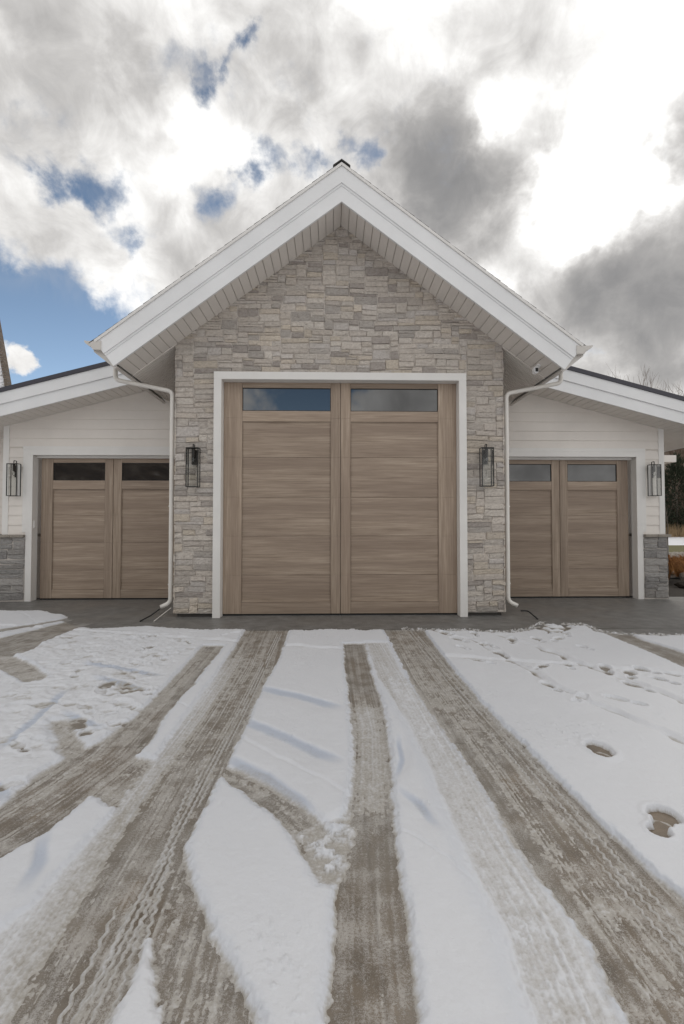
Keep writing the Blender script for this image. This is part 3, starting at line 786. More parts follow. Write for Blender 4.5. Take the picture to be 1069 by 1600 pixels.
# ---- main roof: slabs with stepped shingle courses
def main_roof():
    bm = NB(); ex = .32
    for sx in (-1, 1):
        prism(bm, [(0, 7.40), (sx*3.885, 7.40-.75*3.885), (sx*3.60, 6.84-.745*3.60), (0, 6.84)], YF+.05, 16)
    obj('roof_deck', bm, FASC, B)
    bm = NB(); L = 3.96/.8; n = int(L/.145)
    for sx in (-1, 1):
        for k in range(n+1):
            s0 = k*.145; s1 = min(s0+.150, L+.02)
            if s0 >= L: continue
            p = lambda s_, o_: (sx*(s_*.8 + o_*.6), 7.415-s_*.6+o_*.8)
            jit = random.uniform(-.004, .004)
            prism(bm, [p(s0, .000), p(s1, .000), p(s1, .013), p(s0, .006)], YF-.026+jit, 16)
    obj('roof', bm, SHING, B)
    bm = NB()
    for k in range(26):
        y0 = YF-.048+k*.3
        prism(bm, [(-.14, 7.340), (-.137, 7.355), (0, 7.456), (.137, 7.355), (.14, 7.340), (0, 7.440)], y0, y0+.31-.002*k)
    obj('ridge_cap', bm, SHING, B)
main_roof()
# ---- rake fascia: lower board, proud upper board, drip strip
def rake(bm, off0, off1, y0, y1, ang=.75, z0=7.40, trim=3.9):
    for sx in (-1, 1):
        a = z0-off0; b = z0-off1                   # vertical offsets below the roof top at x=0
        # end is cut square to the slope
        def cut(z):                                # meets the line through (trim, z0-.75trim) running (-.6,-.8)
            # point on slope line z = z - .75x ; cut: (x-trim)*.8 + (zz-(z0-.75*trim))*(-.6)*... solved for the square cut
            d = (z0-z)*.8                          # perpendicular distance under the top line
            return (trim-.6*d, z0-.75*trim-.8*d)
        p0, p1 = cut(a), cut(b)
        prism(bm, [(0, a), (sx*p0[0], p0[1]), (sx*p1[0], p1[1]), (0, b)], y0, y1)
bm = NB(); rake(bm, -.012, .035, YF-.036, YF+.052); obj('drip_edge', bm, TRIM, B)
bm = NB(); rake(bm, .037, .305, YF-.016, YF+.052); obj('upper_fascia', bm, FASC, B)
bm = NB(); rake(bm, .3055, .345, YF+.002, YF+.052); rake(bm, .345, .60, YF+.014, YF+.052); obj('lower_fascia', bm, FASC, B)
GROOVE_SHADE = plain('soffit_groove_shade', (.52, .48, .44), .9)  # darker sheet behind the boards, its colour standing in for groove shade
# ---- gable soffit boards (run front to back) and eave soffit boards (run up the slope)
bm = NB(); cs_, sn = math.cos(math.atan(.745)), math.sin(math.atan(.745))
for sx in (-1, 1):
    x = 0.002
    while x < 3.56:
        x1 = min(x+.128, 3.585); g = .0058
        prism(bm, [(sx*(x+g), sofz(x+g)), (sx*(x1-g), sofz(x1-g)), (sx*(x1-g), sofz(x1-g)+.014), (sx*(x+g), sofz(x+g)+.014)], YF+.053, YW+.02)
        x += .128
obj('gable_soffit', bm, SOFF, B)
for sx in (-1, 1):
    bm = NB(); prism(bm, [(0.0, sofz(0)+.0145), (sx*3.58, sofz(3.58)+.0145), (sx*3.58, sofz(3.58)+.018), (0.0, sofz(0)+.018)], YF+.054, 9.9)
    obj('soffit_groove_shade', bm, GROOVE_SHADE, B)
for sx in (-1, 1):
    bm = NB(); y = YW+.022
    prism(bm, [(sx*2.84, sofz(2.84)-.012), (sx*3.585, sofz(3.585)-.012), (sx*3.585, sofz(3.585)+.004), (sx*2.84, sofz(2.84)+.004)], YW+.004, YW+.03)
    while y < 9.9:
        prism(bm, [(sx*2.84, sofz(2.84)+.003), (sx*3.585, sofz(3.585)+.003), (sx*3.585, sofz(3.585)+.016), (sx*2.84, sofz(2.84)+.016)], y+.004, y+.072)
        y += .080
    obj('eave_soffit', bm, SOFF, B)
# ---- gutters along both eaves
for sx in (-1, 1):
    bm = NB()
    prof = [(3.79, 4.475), (3.79, 4.335), (3.915, 4.335), (3.945, 4.385), (3.985, 4.405), (4.035, 4.435), (4.052, 4.462), (4.052, 4.478), (4.030, 4.478)]
    inner = [(4.022, 4.466), (4.015, 4.445), (3.975, 4.417), (3.935, 4.395), (3.905, 4.347), (3.80, 4.347), (3.80, 4.475)]
    prism(bm, [(sx*a, b) for a, b in prof+inner], YF-.03, 9.35)
    prism(bm, [(sx*a, b) for a, b in [(3.80,4.47),(3.80,4.345),(3.906,4.345),(3.937,4.395),(3.978,4.415),(4.02,4.44),(4.022,4.472)]], YF-.027, YF-.022)
    # hanging straps
    obj('gutter', bm, GUT, B)
# side fascia behind the gutter, square to the slope
for sx in (-1, 1):
    bm = NB()
    prism(bm, [(sx*3.905, 4.47), (sx*3.945, 4.333), (sx*3.605, 4.062), (sx*3.57, 4.09), (sx*3.885, 4.485)], YF+.055, 9.6)
    obj('eave_fascia', bm, GUT, B)
# ---- downspouts
for sx in (-1, 1):
    bm = NB()
    yy = YW+.10
    path = rounded([(sx*3.92, yy, 4.345), (sx*3.92, yy, 4.10), (sx*2.935, yy, 3.90), (sx*2.935, yy, .235), (sx*3.09, yy-.03, .165)], .085, 7)
    tube(bm, path, .037, 14)
    for zz in (3.45, 1.9, .55): box(bm, sx*2.935-.044, sx*2.935+.044, yy-.012, yy+.05, zz-.012, zz+.012)
    box(bm, sx*3.92-.05, sx*3.92+.05, yy-.05, yy+.05, 4.325, 4.345)
    obj('downspout', bm, PIPE, B, smooth=True)

# ---- door surrounds
def surround(x0, x1, z1, wd, yf, yb, parent, cap=0):
    bm = NB()
    box(bm, x0-wd, x0, yf, yb, -.01, z1, .003); box(bm, x1, x1+wd, yf, yb, -.01, z1, .003)
    box(bm, x0-wd, x1+wd, yf, yb, z1, z1+wd, .003)
    if cap: box(bm, x0-wd-.005, x1+wd+.005, yf+.012, yb, z1+wd+.0015, z1+wd+cap, .003)
    return obj('door_trim', bm, TRIM, parent)
surround(-2.05, 2.05, 4.08, .13, YW-.055, YW+.24, B)

def garage_door(cx, half, yface, ztop, st, mid, wz0, wz1, railz, panelz, label, sections):
    # children of the building: door frame pieces become sub-parts
    bm = NB()
    box(bm, cx-half, cx+half, yface+.045, yface+.08, .022, ztop)         # core slab behind the boards
    d = obj('garage_door', bm, WOODV, B, label=label)
    g = .0015
    def strip(name, x0, x1, z0, z1, mat, y0=yface, y1=yface+.044, bev=.004, split=None):
        bm = NB()
        cuts = [z0] + [c for c in sections if z0+.05 < c < z1-.05] + [z1] if split else [z0, z1]
        for a, b in zip(cuts[:-1], cuts[1:]):
            box(bm, x0+g, x1-g, y0, y1, a+(g if a == z0 else .0005), b-(g if b == z1 else .0005), bev if not split else .0025)
        return obj(name, bm, mat, d)
    strip('stile', cx-half, cx-half+st, .03, ztop, WOODV, split=True)
    strip('stile', cx+half-st, cx+half, .03, ztop, WOODV, split=True)
    strip('stile', cx-mid/2, cx-.004, .03, ztop, WOODV, split=True)
    strip('stile', cx+.004, cx+mid/2, .03, ztop, WOODV, split=True)
    for a, b in ((cx-half+st, cx-mid/2), (cx+mid/2, cx+half-st)):
        strip('rail', a, b, wz1, ztop, WOODH); strip('rail', a, b, railz, wz0, WOODH); strip('rail', a, b, .03, panelz, WOODH)
        # recessed panel in sections
        bm = NB(); cuts = [panelz] + [c for c in sections if panelz+.05 < c < railz-.05] + [railz]
        for z0, z1 in zip(cuts[:-1], cuts[1:]): box(bm, a+.012, b-.012, yface+.022, yface+.044, z0+.003, z1-.0015, .003)
        obj('panel', bm, WOODH, d)
        # raised bead round the panel
        bm = NB(); t = .014
        box(bm, a+.002, a+t, yface+.010, yface+.0435, panelz+.002, railz-.002, .003); box(bm, b-t, b-.002, yface+.010, yface+.0435, panelz+.002, railz-.002, .003)
        box(bm, a+t, b-t, yface+.010, yface+.0435, railz-t, railz-.002, .003); box(bm, a+t, b-t, yface+.010, yface+.0435, panelz+.002, panelz+t, .003)
        obj('panel_bead', bm, WOODH, d)
        bm = NB(); box(bm, a+.004, b-.004, yface+.024, yface+.034, wz0+.002, wz1-.002); obj('window_pane', bm, PANE, d)
        bm = NB(); t = .011
        box(bm, a+.002, a+t, yface+.014, yface+.0235, wz0+.002, wz1-.002); box(bm, b-t, b-.002, yface+.014, yface+.0235, wz0+.002, wz1-.002)
        box(bm, a+t, b-t, yface+.014, yface+.0235, wz1-t, wz1-.002); box(bm, a+t, b-t, yface+.014, yface+.0235, wz0+.002, wz0+t)
        obj('window_gasket', bm, BLACK, d)
    bm = NB(); box(bm, cx-half, cx+half, yface+.01, yface+.06, -.005, .026); obj('rubber_seal', bm, RUBBER, d)
    return d
garage_door(0, 2.05, YW+.13, 4.08, .325, .35, 3.58, 3.985, 3.39, .23, 'tall central wooden garage door with two long panes', [.70, 1.38, 2.06, 2.76, 3.45])

# ---- wings
wz = lambda x: 3.61+.262*(6.96-abs(x))            # wing soffit height
for sx, side in ((-1, 'left'), (1, 'right')):
    X = lambda a, b: (min(sx*a, sx*b), max(sx*a, sx*b))
    # lap siding boards
    bm = NB(); z = 1.37; n = 0
    while z < 4.7:
        z1 = z+.2
        xo = 6.86
        lim = 6.96-(z-3.61)/.262 if z > 3.61 else xo   # where the board starts under the slope
        xo = min(xo, lim+.02)
        segs = [(2.90, xo)]
        if z1 <= 3.2: segs = [(6.45, xo)]
        elif z < 3.2: segs = [(2.90, xo)]
        for a, b in segs:
            if b-a < .05: continue
            lo = max(z, 3.19) if (z < 3.2 < z1) else z
            x0, x1 = X(a, b)
            prism_x(bm, [(WY+.018, lo), (WY-.008, lo), (WY+.008, z1+.006), (WY+.022, z1+.006)], x0, x1)
            if z < 3.2 < z1:
                x0, x1 = X(6.45, xo); prism_x(bm, [(WY+.018, z), (WY-.008, z), (WY+.0076, lo-.001), (WY+.022, lo-.001)], x0, x1)
        z = z1; n += 1
    obj('lap_siding', bm, SIDE, B)
    bm = NB(); x0, x1 = X(2.84, 3.06); box(bm, x0, x1, WY+.023, WY+.2, -.02, 4.75)
    x0, x1 = X(6.47, 6.95); box(bm, x0, x1, WY+.023, WY+.2, -.02, 3.65)
    prism(bm, [(sx*3.06, 3.18), (sx*6.47, 3.18), (sx*6.47, wz(6.47)+.05), (sx*3.06, wz(3.06)+.05)], WY+.023, WY+.2)
    x0, x1 = X(6.80, 6.955); box(bm, x0, x1, WY+.2, 16, -.02, 3.62)
    obj('wall', bm, SIDE, B)
    bm = NB(); x0, x1 = X(6.84, 6.96); box(bm, x0, x1, WY-.012, WY+.11, 1.37, 3.66, .003)
    obj('corner_board', bm, TRIM, B)
    # door surround and door
    bm = NB()
    (a0, a1), (b0, b1) = X(6.34, 6.47), X(3.08, 3.21)
    box(bm, a0, a1, WY-.03, WY+.16, -.01, 3.02, .003); box(bm, b0, b1, WY-.03, WY+.16, -.01, 3.02, .003)
    x0, x1 = X(3.08, 6.47); box(bm, x0, x1, WY-.03, WY+.16, 3.02, 3.13, .003)
    x0, x1 = X(3.07, 6.55); box(bm, x0, x1, WY-.020, WY+.02, 3.132, 3.205, .003)
    (a0, a1) = X(6.472, 6.545); box(bm, a0, a1, WY-.018, WY+.02, 1.42, 3.131, .003)
    obj('door_trim', bm, TRIM, B)
    garage_door(sx*4.775, 1.50, WY+.16, 2.975, .24, .35, 2.51, 2.885, 2.32, .21, side+' side wooden garage door' , [.62, 1.20, 1.78])
    bm = NB(); x0, x1 = X(3.2, 6.345); box(bm, x0, x1, WY+.10, WY+.2, 2.975, 3.03); obj('door_head', bm, TRIM, B)
    # stone base with cap
    (x0, x1) = (6.475, 6.98)
    stonework(x0, x1, .02, 1.31, lambda a, b: True, 21+sx, lambda x, z, d, sx=sx: (sx*x, WY-.03-d, z), PALC, cw=.05, ch=.05, name='stone_base', mat=STONEC, label='grey cut stone base')
    stonework(WY-.05, 12, .02, 1.31, lambda a, b: True, 31+sx, lambda y, z, d, sx=sx: (sx*(6.98+d*.6), y, z), PALC, cw=.055, ch=.05, name='stone_base', mat=STONEC, label='grey cut stone base')
    bm = NB(); x0, x1 = X(6.475, 6.985); box(bm, x0, x1, WY-.035, 12, 0, 1.31); obj('stone_backing', bm, MORT, B)
    bm = NB(); x0, x1 = X(6.475, 6.74); box(bm, x0, x1, WY-.095, WY+.0, 1.312, 1.372, .008); x0, x1 = X(6.744, 7.03); box(bm, x0, x1, WY-.097, 12, 1.312, 1.371, .008)
    obj('stone_cap', bm, ROCK, B)
    # roof slab, dark edge, fascia boards, soffit
    XO = 7.95
    bm = NB(); prism(bm, [(sx*2.6, wz(2.6)+.02), (sx*XO, wz(XO)+.02), (sx*XO, wz(XO)+.40), (sx*2.6, wz(2.6)+.40)], WF+.04, 16); obj('roof_deck', bm, FASC, B)
    bm = NB(); prism(bm, [(sx*2.9, wz(2.9)+.452), (sx*(XO+.05), wz(XO+.05)+.452), (sx*(XO+.05), wz(XO+.05)+.535), (sx*2.9, wz(2.9)+.535)], WF-.045, 16); obj('roof', bm, DARKROOF, B)
    bm = NB(); prism(bm, [(sx*3.0, wz(3)+.225), (sx*XO, wz(XO)+.225), (sx*XO, wz(XO)+.450), (sx*3.0, wz(3)+.450)], WF-.02, WF+.04); obj('upper_fascia', bm, FASC, B)
    bm = NB(); prism(bm, [(sx*3.0, wz(3)-.004), (sx*XO, wz(XO)-.004), (sx*XO, wz(XO)+.224), (sx*3.0, wz(3)+.224)], WF+.006, WF+.04); obj('lower_fascia', bm, FASC, B)
    bm = NB(); prism(bm, [(sx*XO, wz(XO)-.004), (sx*(XO+.02), wz(XO)-.004), (sx*(XO+.02), wz(XO)+.44), (sx*XO, wz(XO)+.44)], WF-.01, 16); obj('eave_fascia', bm, FASC, B)
    bm = NB(); x = 2.9
    while x < XO-.02:
        x1 = min(x+.148, XO-.005); g = .0058
        prism(bm, [(sx*(x+g), wz(x+g)), (sx*(x1-g), wz(x1-g)), (sx*(x1-g), wz(x1-g)+.013), (sx*(x+g), wz(x+g)+.013)], WF+.041, WY+.03); x += .148
    y = WY+.032
    while y < 16:
        prism(bm, [(sx*6.9, wz(6.9)+.002), (sx*(XO-.005), wz(XO)+.002), (sx*(XO-.005), wz(XO)+.015), (sx*6.9, wz(6.9)+.015)], y+.004, y+.144); y += .148
    obj('soffit', bm, SOFF, B)
    bm = NB(); prism(bm, [(sx*2.95, wz(2.95)+.0155), (sx*(XO-.01), wz(XO-.01)+.0155), (sx*(XO-.01), wz(XO-.01)+.0185), (sx*2.95, wz(2.95)+.0185)], WF+.042, 16); obj('soffit_groove_shade', bm, GROOVE_SHADE, B)  # added dark sheet that paints shade into the soffit grooves
    # channel where wall meets soffit
    bm = NB(); prism(bm, [(sx*3.0, wz(3.0)-.022), (sx*6.96, wz(6.96)-.022), (sx*6.96, wz(6.96)-.002), (sx*3.0, wz(3.0)-.002)], WY-.006, WY+.03); obj('soffit_channel', bm, SOFF, B)
# sensor on the left jamb
bm = NB(); box(bm, -6.34, -6.315, WY+.02, WY+.05, 1.50, 1.66, .004); obj('door_sensor', bm, TRIM, B)
# wall that carries on beyond the left wing
bm = NB(); z = 1.37
while z < 3.6:
    prism_x(bm, [(10.37, z), (10.352, z), (10.368, z+.2), (10.38, z+.2)], -14, -6.9); z += .2
box(bm, -14, -6.9, 10.38, 10.6, 0, 3.8)
obj('link_wall', bm, SIDE, B)
stonework(-12.0, -6.99, .02, 1.31, lambda a, b: True, 77, lambda x, z, d: (x, 10.33-d, z), PALC, cw=.055, ch=.05, name='stone_base', mat=STONEC, label='grey cut stone base')
bm = NB(); box(bm, -12, -6.99, 10.24, 10.4, 1.312, 1.37, .008); obj('stone_cap', bm, ROCK, B)

# ================================================================== LANTERNS
def lantern(x, y, z, label, sx):
    """z = bottom of the cage, y = wall face"""
    t = empty('wall_lantern', (x, y, z), label, 'lantern', 'black wall lanterns beside the garage doors')
    W, D, Hh, r = .098, .062, .665, .0065
    yc = y-.125
    bm = NB()
    for a in (-1, 1):
        for b in (-1, 1): box(bm, x+a*W-r, x+a*W+r, yc+b*D-r, yc+b*D+r, z, z+Hh)
    for zz in (z, z+Hh-.011):
        for b in (-1, 1): box(bm, x-W+r, x+W-r, yc+b*D-r, yc+b*D+r, zz, zz+.011)
        for a in (-1, 1): box(bm, x+a*W-r, x+a*W+r, yc-D+r, yc+D-r, zz, zz+.011)
    obj('cage', bm, BLACK, t)
    bm = NB(); box(bm, x-W+r, x+W-r, yc-D+r, yc+D-r, z+Hh-.010, z+Hh-.003); obj('cap', bm, BLACK, t)
    bm = NB(); box(bm, x-.055, x+.055, y-.022, y+.02, z+Hh-.27, z+Hh-.02, .004); obj('backplate', bm, BLACK, t)
    bm = NB()
    tube(bm, rounded([(x, y-.01, z+Hh-.10), (x, y-.045, z+Hh-.10), (x, y-.045, z+Hh+.062), (x, yc, z+Hh+.062), (x, yc, z+Hh-.01)], .012, 3), .0085, 8)
    obj('arm', bm, BLACK, t)
    bm = NB(); tube(bm, [(x, yc, z+Hh-.01), (x, yc, z+Hh-.15)], .024, 14); obj('socket', bm, BLACK, t)
    bm = NB(); pr = [(0.012, .15), (.02, .17), (.026, .20), (.024, .225), (.014, .243), (.002, .248)]
    tube(bm, [(x, yc, z+Hh-b) for a, b in pr], [a for a, b in pr], 12); obj('bulb', bm, CLEAR, t, smooth=True)
    bm = NB()
    for b in (-1, 1):
        yy = yc+b*D; bm.faces.new([bm.verts.new(q) for q in ((x-W+r, yy, z+.011), (x+W-r, yy, z+.011), (x+W-r, yy, z+Hh-.012), (x-W+r, yy, z+Hh-.012))])
    for a in (-1, 1):
        xx = x+a*W; bm.faces.new([bm.verts.new(q) for q in ((xx, yc-D+r, z+.011), (xx, yc+D-r, z+.011), (xx, yc+D-r, z+Hh-.012), (xx, yc-D+r, z+Hh-.012))])
    obj('glass', bm, CLEAR, t)
lantern(-2.50, YW, 2.215, 'black caged glass lantern on the stone wall left of the tall door', -1)
lantern(2.50, YW, 2.235, 'black caged glass lantern on the stone wall right of the tall door', 1)
lantern(-6.66, WY, 2.16, 'black caged lantern on white siding at the far left corner', -1)
lantern(6.66, WY, 2.18, 'black caged lantern on white siding at the far right corner', 1)

# ================================================================== SECURITY CAMERA under the right eave
t = empty('security_camera', (3.38, 7.78, sofz(3.38)), 'small white security camera under the right slope of the gable', 'camera')
bx, by, bz = 3.38, 7.78, sofz(3.38)
bm = NB(); tube(bm, [(bx, by, bz+.006), (bx-.021, by, bz-.026)], .036, 16); obj('mount', bm, WHITEPL, t, smooth=False)
bm = NB(); tube(bm, [(bx-.015, by, bz-.02), (bx-.045, by-.01, bz-.055), (bx-.075, by-.03, bz-.06)], .012, 10); obj('arm', bm, WHITEPL, t)
bm = NB(); box(bm, bx-.125, bx-.058, by-.12, by-.01, bz-.165, bz-.055, .016); obj('body', bm, WHITEPL, t)
bm = NB(); box(bm, bx-.115, bx-.068, by-.125, by-.119, bz-.150, bz-.085, .002); obj('lens', bm, BLACK, t)

# ================================================================== drain tubes by the downspouts
bm = NB(); tube(bm, rounded([(3.11, 7.99, .09), (3.22, 7.96, .10), (3.27, 7.74, .02), (3.27, 7.70, .012)], .06, 5), .012, 10)
tag(obj('drain_tube', bm, RUBBER, base=(3.2, 7.9, 0)), 'thin black tube curving onto the concrete below the right downspout', 'tube', 'thin tubes by the downspouts')
bm = NB(); tube(bm, [(-3.09, 8.02, .14), (-3.20, 7.9, .05), (-3.27, 7.66, .012)], .012, 10)
tag(obj('drain_tube', bm, RUBBER, base=(-3.2, 7.9, 0)), 'thin black tube running down from the left downspout to the concrete', 'tube', 'thin tubes by the downspouts')
bm = NB(); tube(bm, [(-2.90, 8.03, .16), (-3.05, 7.66, .010)], .005, 8)
tag(obj('wire', bm, PIPE, base=(-2.9, 8.0, 0)), 'thin pale wire slanting from the left stone corner to the ground', 'wire')

# ================================================================== BACKGROUND THINGS
def bare_tree(name, x, y, h, seed, label, group, spread=.5, lvl=5, mat1=BARK, mat2=TWIG, forks=3, r0=None):
    rnd = random.Random(seed); t = empty(name, (x, y, 0), label, 'tree', group)
    tb, cb = NB(), NB(); r0 = r0 or h*.014
    def grow(p, d, L, r, k, bm):
        pts = [p]; q = p
        for s_ in range(3):
            d = (d+Vector((rnd.uniform(-.13, .13), rnd.uniform(-.13, .13), rnd.uniform(0, .10)))).normalized(); q = q+d*L/3; pts.append(q)
        tube(bm, pts, [r, r*.88, r*.76, r*.6], 5 if k > 1 else 3, False)
        if k == 0: return
        for j in range(forks if k > 1 else forks+1):
            a = rnd.uniform(0, 6.28); s_ = rnd.uniform(.35, 1)*spread
            nd = (d + Vector((math.cos(a)*s_, math.sin(a)*s_, rnd.uniform(-.1, .3)))).normalized()
            grow(pts[rnd.choice([1, 2, 3, 3])], nd, L*rnd.uniform(.6, .85), r*.55, k-1, cb)
    grow(Vector((x, y, -.1)), Vector((0, 0, 1)), h*.34, r0, lvl, tb)
    obj('trunk', tb, mat1, t); obj('crown', cb, mat2, t)
    return t
bare_tree('sapling', 14.55, 20.0, 4.6, 4, 'slender bare sapling in the gravel beyond the right corner', None, .32, 5, BARK, BARK, 2, .035)
rt = random.Random(12)
kinds = ['tall bare tree', 'leaning bare tree', 'broad bare tree', 'thin bare tree']
spots = [(.62, 64, 20), (.66, 62, 18.5), (.69, 66, 20.5), (.715, 60, 18), (.745, 65, 21), (.765, 61, 20), (.80, 64, 20), (.85, 62, 19), (.58, 70, 20), (.72, 74, 21)]
for i, (rr, Y, h) in enumerate(spots):
    bare_tree('bare_tree', rr*Y-.165, Y, h, 100+i, 'leafless brown tree on the wooded slope behind the right wing', 'leafless trees on the slope', .62, 5, BARK, TWIG, 3)
# dense undergrowth of the wood edge
bm = NB(); rb = random.Random(3)
for k in range(2600):
    Y = rb.uniform(58, 76); x = rb.uniform(.60, .92)*Y; h = rb.uniform(1.8, 7.2)
    a = rb.uniform(-.35, .35); r_ = rb.uniform(.02, .06)
    p = Vector((x, Y, 0)); q = p+Vector((a*h, rb.uniform(-.3, .3)*h, h))
    m_ = (p+q)/2+Vector((rb.uniform(-.3, .3), 0, rb.uniform(-.2, .2)))
    tube(bm, [p, m_, q], [r_, r_*.7, r_*.3], 3, False)
tag(obj('brushwood', bm, TWIG), 'tangled brown brushwood at the edge of the wood', 'brushwood', kind='stuff')
bm = NB()
for k in range(2400):
    Y = rb.uniform(54, 59); x = rb.uniform(.62, .88)*Y; h = rb.uniform(.8, 1.8); c = Vector((x, Y, 0))
    q = c+Vector((rb.uniform(-.3, .3), rb.uniform(-.3, .3), h)); d = .03
    bm.faces.new((bm.verts.new(c+Vector((-d, 0, 0))), bm.verts.new(c+Vector((d, 0, 0))), bm.verts.new(q)))
tag(obj('tall_grass', bm, TAWNY), 'tawny dry grass along the far edge of the snow field', 'grass', kind='stuff')
# evergreen shrub
def leafy(name, c, rx, rz, n, mat, label, cat, seed, lw=.10, ll=.28):
    rnd = random.Random(seed); t = empty(name, (c[0], c[1], 0), label, cat); bm = NB()
    for k in range(n):
        u = Vector((rnd.gauss(0, 1), rnd.gauss(0, 1), rnd.gauss(0, 1))).normalized()*rnd.uniform(.35, 1)**.6
        taper = 1-.55*max(0, u.z)
        p = Vector((c[0]+u.x*rx*taper, c[1]+u.y*rx*taper, c[2]+u.z*rz))
        d = (u+Vector((rnd.uniform(-.6, .6), rnd.uniform(-.6, .6), rnd.uniform(-.2, .8)))).normalized()
        s_ = d.cross(Vector((rnd.uniform(-1, 1), rnd.uniform(-1, 1), rnd.uniform(-1, 1)))).normalized()*lw*.5
        bm.faces.new((bm.verts.new(p-s_), bm.verts.new(p+s_), bm.verts.new(p+d*ll)))
    obj('foliage', bm, mat, t)
    bm = NB(); tube(bm, [(c[0], c[1], -.05), (c[0], c[1], c[2])], [.09, .05], 8); obj('trunk', bm, BARK, t)
    return t
leafy('evergreen_tree', (43.3, 57.3, 5.2), 2.1, 5.2, 2600, EVER, 'dark green conifer standing behind the sapling', 'tree', 8, .15, .55)
# russet grass clump by the bed
def grass_clump(x, y, h, n, seed, label):
    rnd = random.Random(seed); bm = NB()
    for k in range(n):
        a = rnd.uniform(0, 6.28); lean = rnd.uniform(.1, .95); L = h*rnd.uniform(.7, 1.15)
        b0 = Vector((x+math.cos(a)*rnd.uniform(0, .12), y+math.sin(a)*rnd.uniform(0, .12), 0)); dr = Vector((math.cos(a), math.sin(a), 0)); sd_ = Vector((-dr.y, dr.x, 0))*.005
        pts = [b0, b0+dr*lean*L*.25+Vector((0, 0, L*.5)), b0+dr*lean*L*.62+Vector((0, 0, L*.75*(1-lean*.3))), b0+dr*lean*L*.95+Vector((0, 0, L*.72*(1-lean*.65)))]
        vs = [(bm.verts.new(p-sd_*w_), bm.verts.new(p+sd_*w_)) for p, w_ in zip(pts, (1, 1.2, .9, .25))]
        for q in range(3): bm.faces.new((vs[q][0], vs[q][1], vs[q+1][1], vs[q+1][0]))
    tag(obj('ornamental_grass', bm, RUST, base=(x, y, 0)), label, 'grass clump', 'russet grass clumps at the right corner')
grass_clump(9.05, 12.7, .95, 900, 3, 'russet ornamental grass nearest the grey stone base')
grass_clump(10.15, 13.5, .85, 700, 4, 'russet ornamental grass farther right in the bed')
def boulder(x, y, s_, seed, label):
    bm = NB(); bmesh.ops.create_icosphere(bm, subdivisions=3, radius=1)
    for v in bm.verts:
        n_ = mnoise.noise(v.co*1.3+Vector((seed*3.1, 0, 0)))*.35+mnoise.noise(v.co*4+Vector((seed, 2, 0)))*.08
        v.co = Vector((x+v.co.x*s_[0]*(1+n_), y+v.co.y*s_[1]*(1+n_), s_[2]*.55+v.co.z*s_[2]*(1+n_)))
    tag(obj('boulder', bm, ROCK if seed == 1 else MULCH, base=(x, y, 0)), label, 'boulder', 'boulders in the bed at the right corner')
boulder(9.35, 12.15, (.2, .18, .24), 1, 'pale boulder in front of the russet grass')
boulder(8.75, 11.5, (.24, .18, .10), 2, 'dark low boulder nearest the stone base')
rr = random.Random(9)
bm = NB()
for k in range(700):
    Y = rr.uniform(13.5, 24); x = rr.uniform(.68, .84)*Y; s_ = rr.uniform(.05, .17)
    mt = Matrix.Translation((x, Y, .06)) @ Matrix.Diagonal((s_*rr.uniform(.8, 1.4), s_, s_*.6, 1))
    r_ = bmesh.ops.create_icosphere(bm, subdivisions=1, radius=1, matrix=mt)
tag(obj('river_stones', bm, ROCK), 'loose river stones scattered over the gravel', 'stones', kind='stuff')

# rear wing seen past the right corner
rw = empty('rear_house', (10, 17, 0), 'low cream house with a snowy roof just showing past the right corner', 'house')
bm = NB(); box(bm, 7.2, 11.25, 16.3, 20, 0, 3.75); obj('wall', bm, SIDE, rw)
bm = NB(); box(bm, 7.2, 11.75, 15.7, 20.4, 3.72, 3.96, .01); obj('fascia', bm, SIDE, rw)
bm = NB(); prism_x(bm, [(15.7, 3.965), (20.4, 3.965), (18.05, 5.1)], 7.2, 11.3); obj('roof', bm, SHING, rw)
bm = NB(); prism_x(bm, [(15.8, 4.03), (18.0, 5.10), (18.0, 5.25), (15.85, 4.17)], 7.2, 11.15)
obj('roof_snow', bm, SNOW, rw)
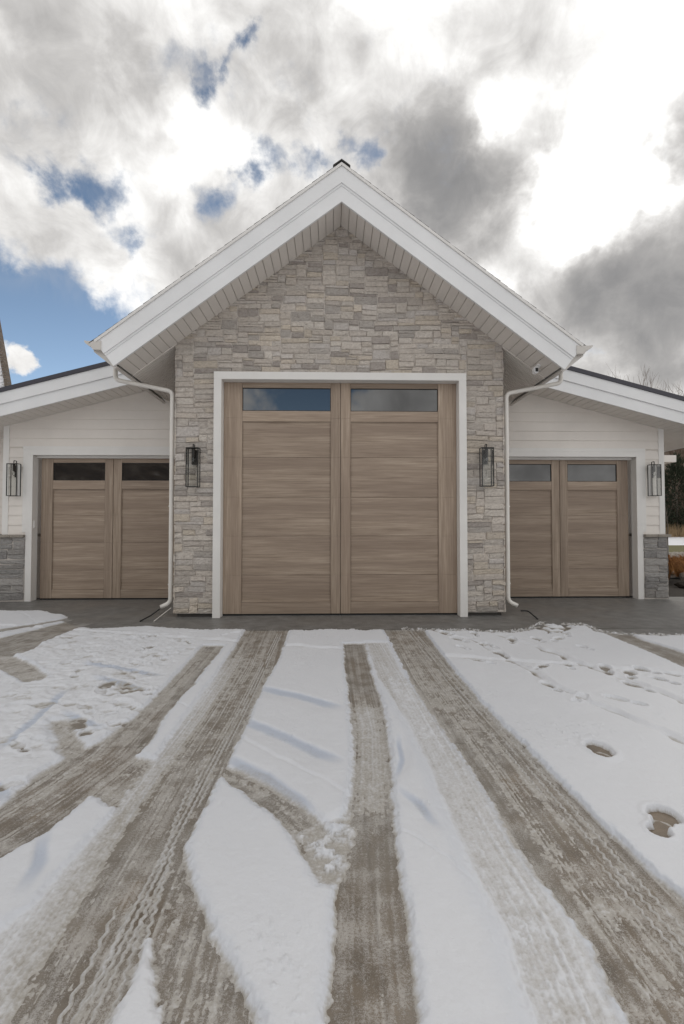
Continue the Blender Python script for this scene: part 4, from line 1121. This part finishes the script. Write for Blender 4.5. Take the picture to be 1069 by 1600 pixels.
# main house roof at the far left: steep hip
hx, hy, hz = -9.06, 13.0, 5.1
lh = empty('main_house', (hx-4, hy+4, 0), 'house with a steep snow dusted roof rising behind the left wing', 'house')
# plan of the eaves: one straight to the left, one running back beside the line of the wing
fr = lambda t, z: Vector((hx-t, hy+.8*t, z))
prism_pts = [(hx-.5, hy+.3), (hx-9, hy+.3), (hx-13, hy+7), (hx-5.6, hy+7)]
bm = NB(); va = [bm.verts.new((x, y, 0)) for x, y in prism_pts]; vb = [bm.verts.new((x, y, hz)) for x, y in prism_pts]
bm.faces.new(va); bm.faces.new(vb[::-1])
for i in range(4): bm.faces.new((va[i], vb[i], vb[(i+1) % 4], va[(i+1) % 4]))
obj('wall', bm, SIDE, lh)
bm = NB(); ap = 1.3; k_ = 2.60; steps = 30
for i in range(steps):
    t0, t1 = i/steps*ap, (i+1)/steps*ap; z0, z1 = hz+t0*k_, hz+t1*k_
    A, Q = fr(t0, z0)+Vector((0, -.03, 0)), fr(t1, z1+.01)
    bm.faces.new([bm.verts.new(v) for v in (A, A+Vector((-8, 0, 0)), Q+Vector((-8, 0, 0)), Q)])
    bm.faces.new([bm.verts.new(v) for v in (A, A+Vector((-8, 0, 0)), fr(t0, z0-.005)+Vector((-8, 0, 0)), fr(t0, z0-.005))])
    bk = Vector((-6, 8, 0))
    bm.faces.new([bm.verts.new(v) for v in (fr(t0, z0), fr(t0, z0)+bk, fr(t1, z1)+bk, fr(t1, z1))])
obj('roof', bm, SNROOF, lh)
bm = NB()
for i in range(steps):
    t0, t1 = i/steps*ap, (i+1)/steps*ap
    p, q = fr(t0, hz+t0*k_), fr(t1, hz+t1*k_)
    w0 = Vector((-.065, -.025, 0)); o_ = Vector((.0, -.06, 0))
    bm.faces.new([bm.verts.new(v) for v in (p+o_, p+w0+o_, q+w0+o_*.6, q+o_*.6)])
    bm.faces.new([bm.verts.new(v) for v in (p+o_, p+Vector((.03, .10, 0)), q+Vector((.03, .10, 0)), q+o_*.6)])
obj('hip_tiles', bm, TILE, lh)
print('scene built')
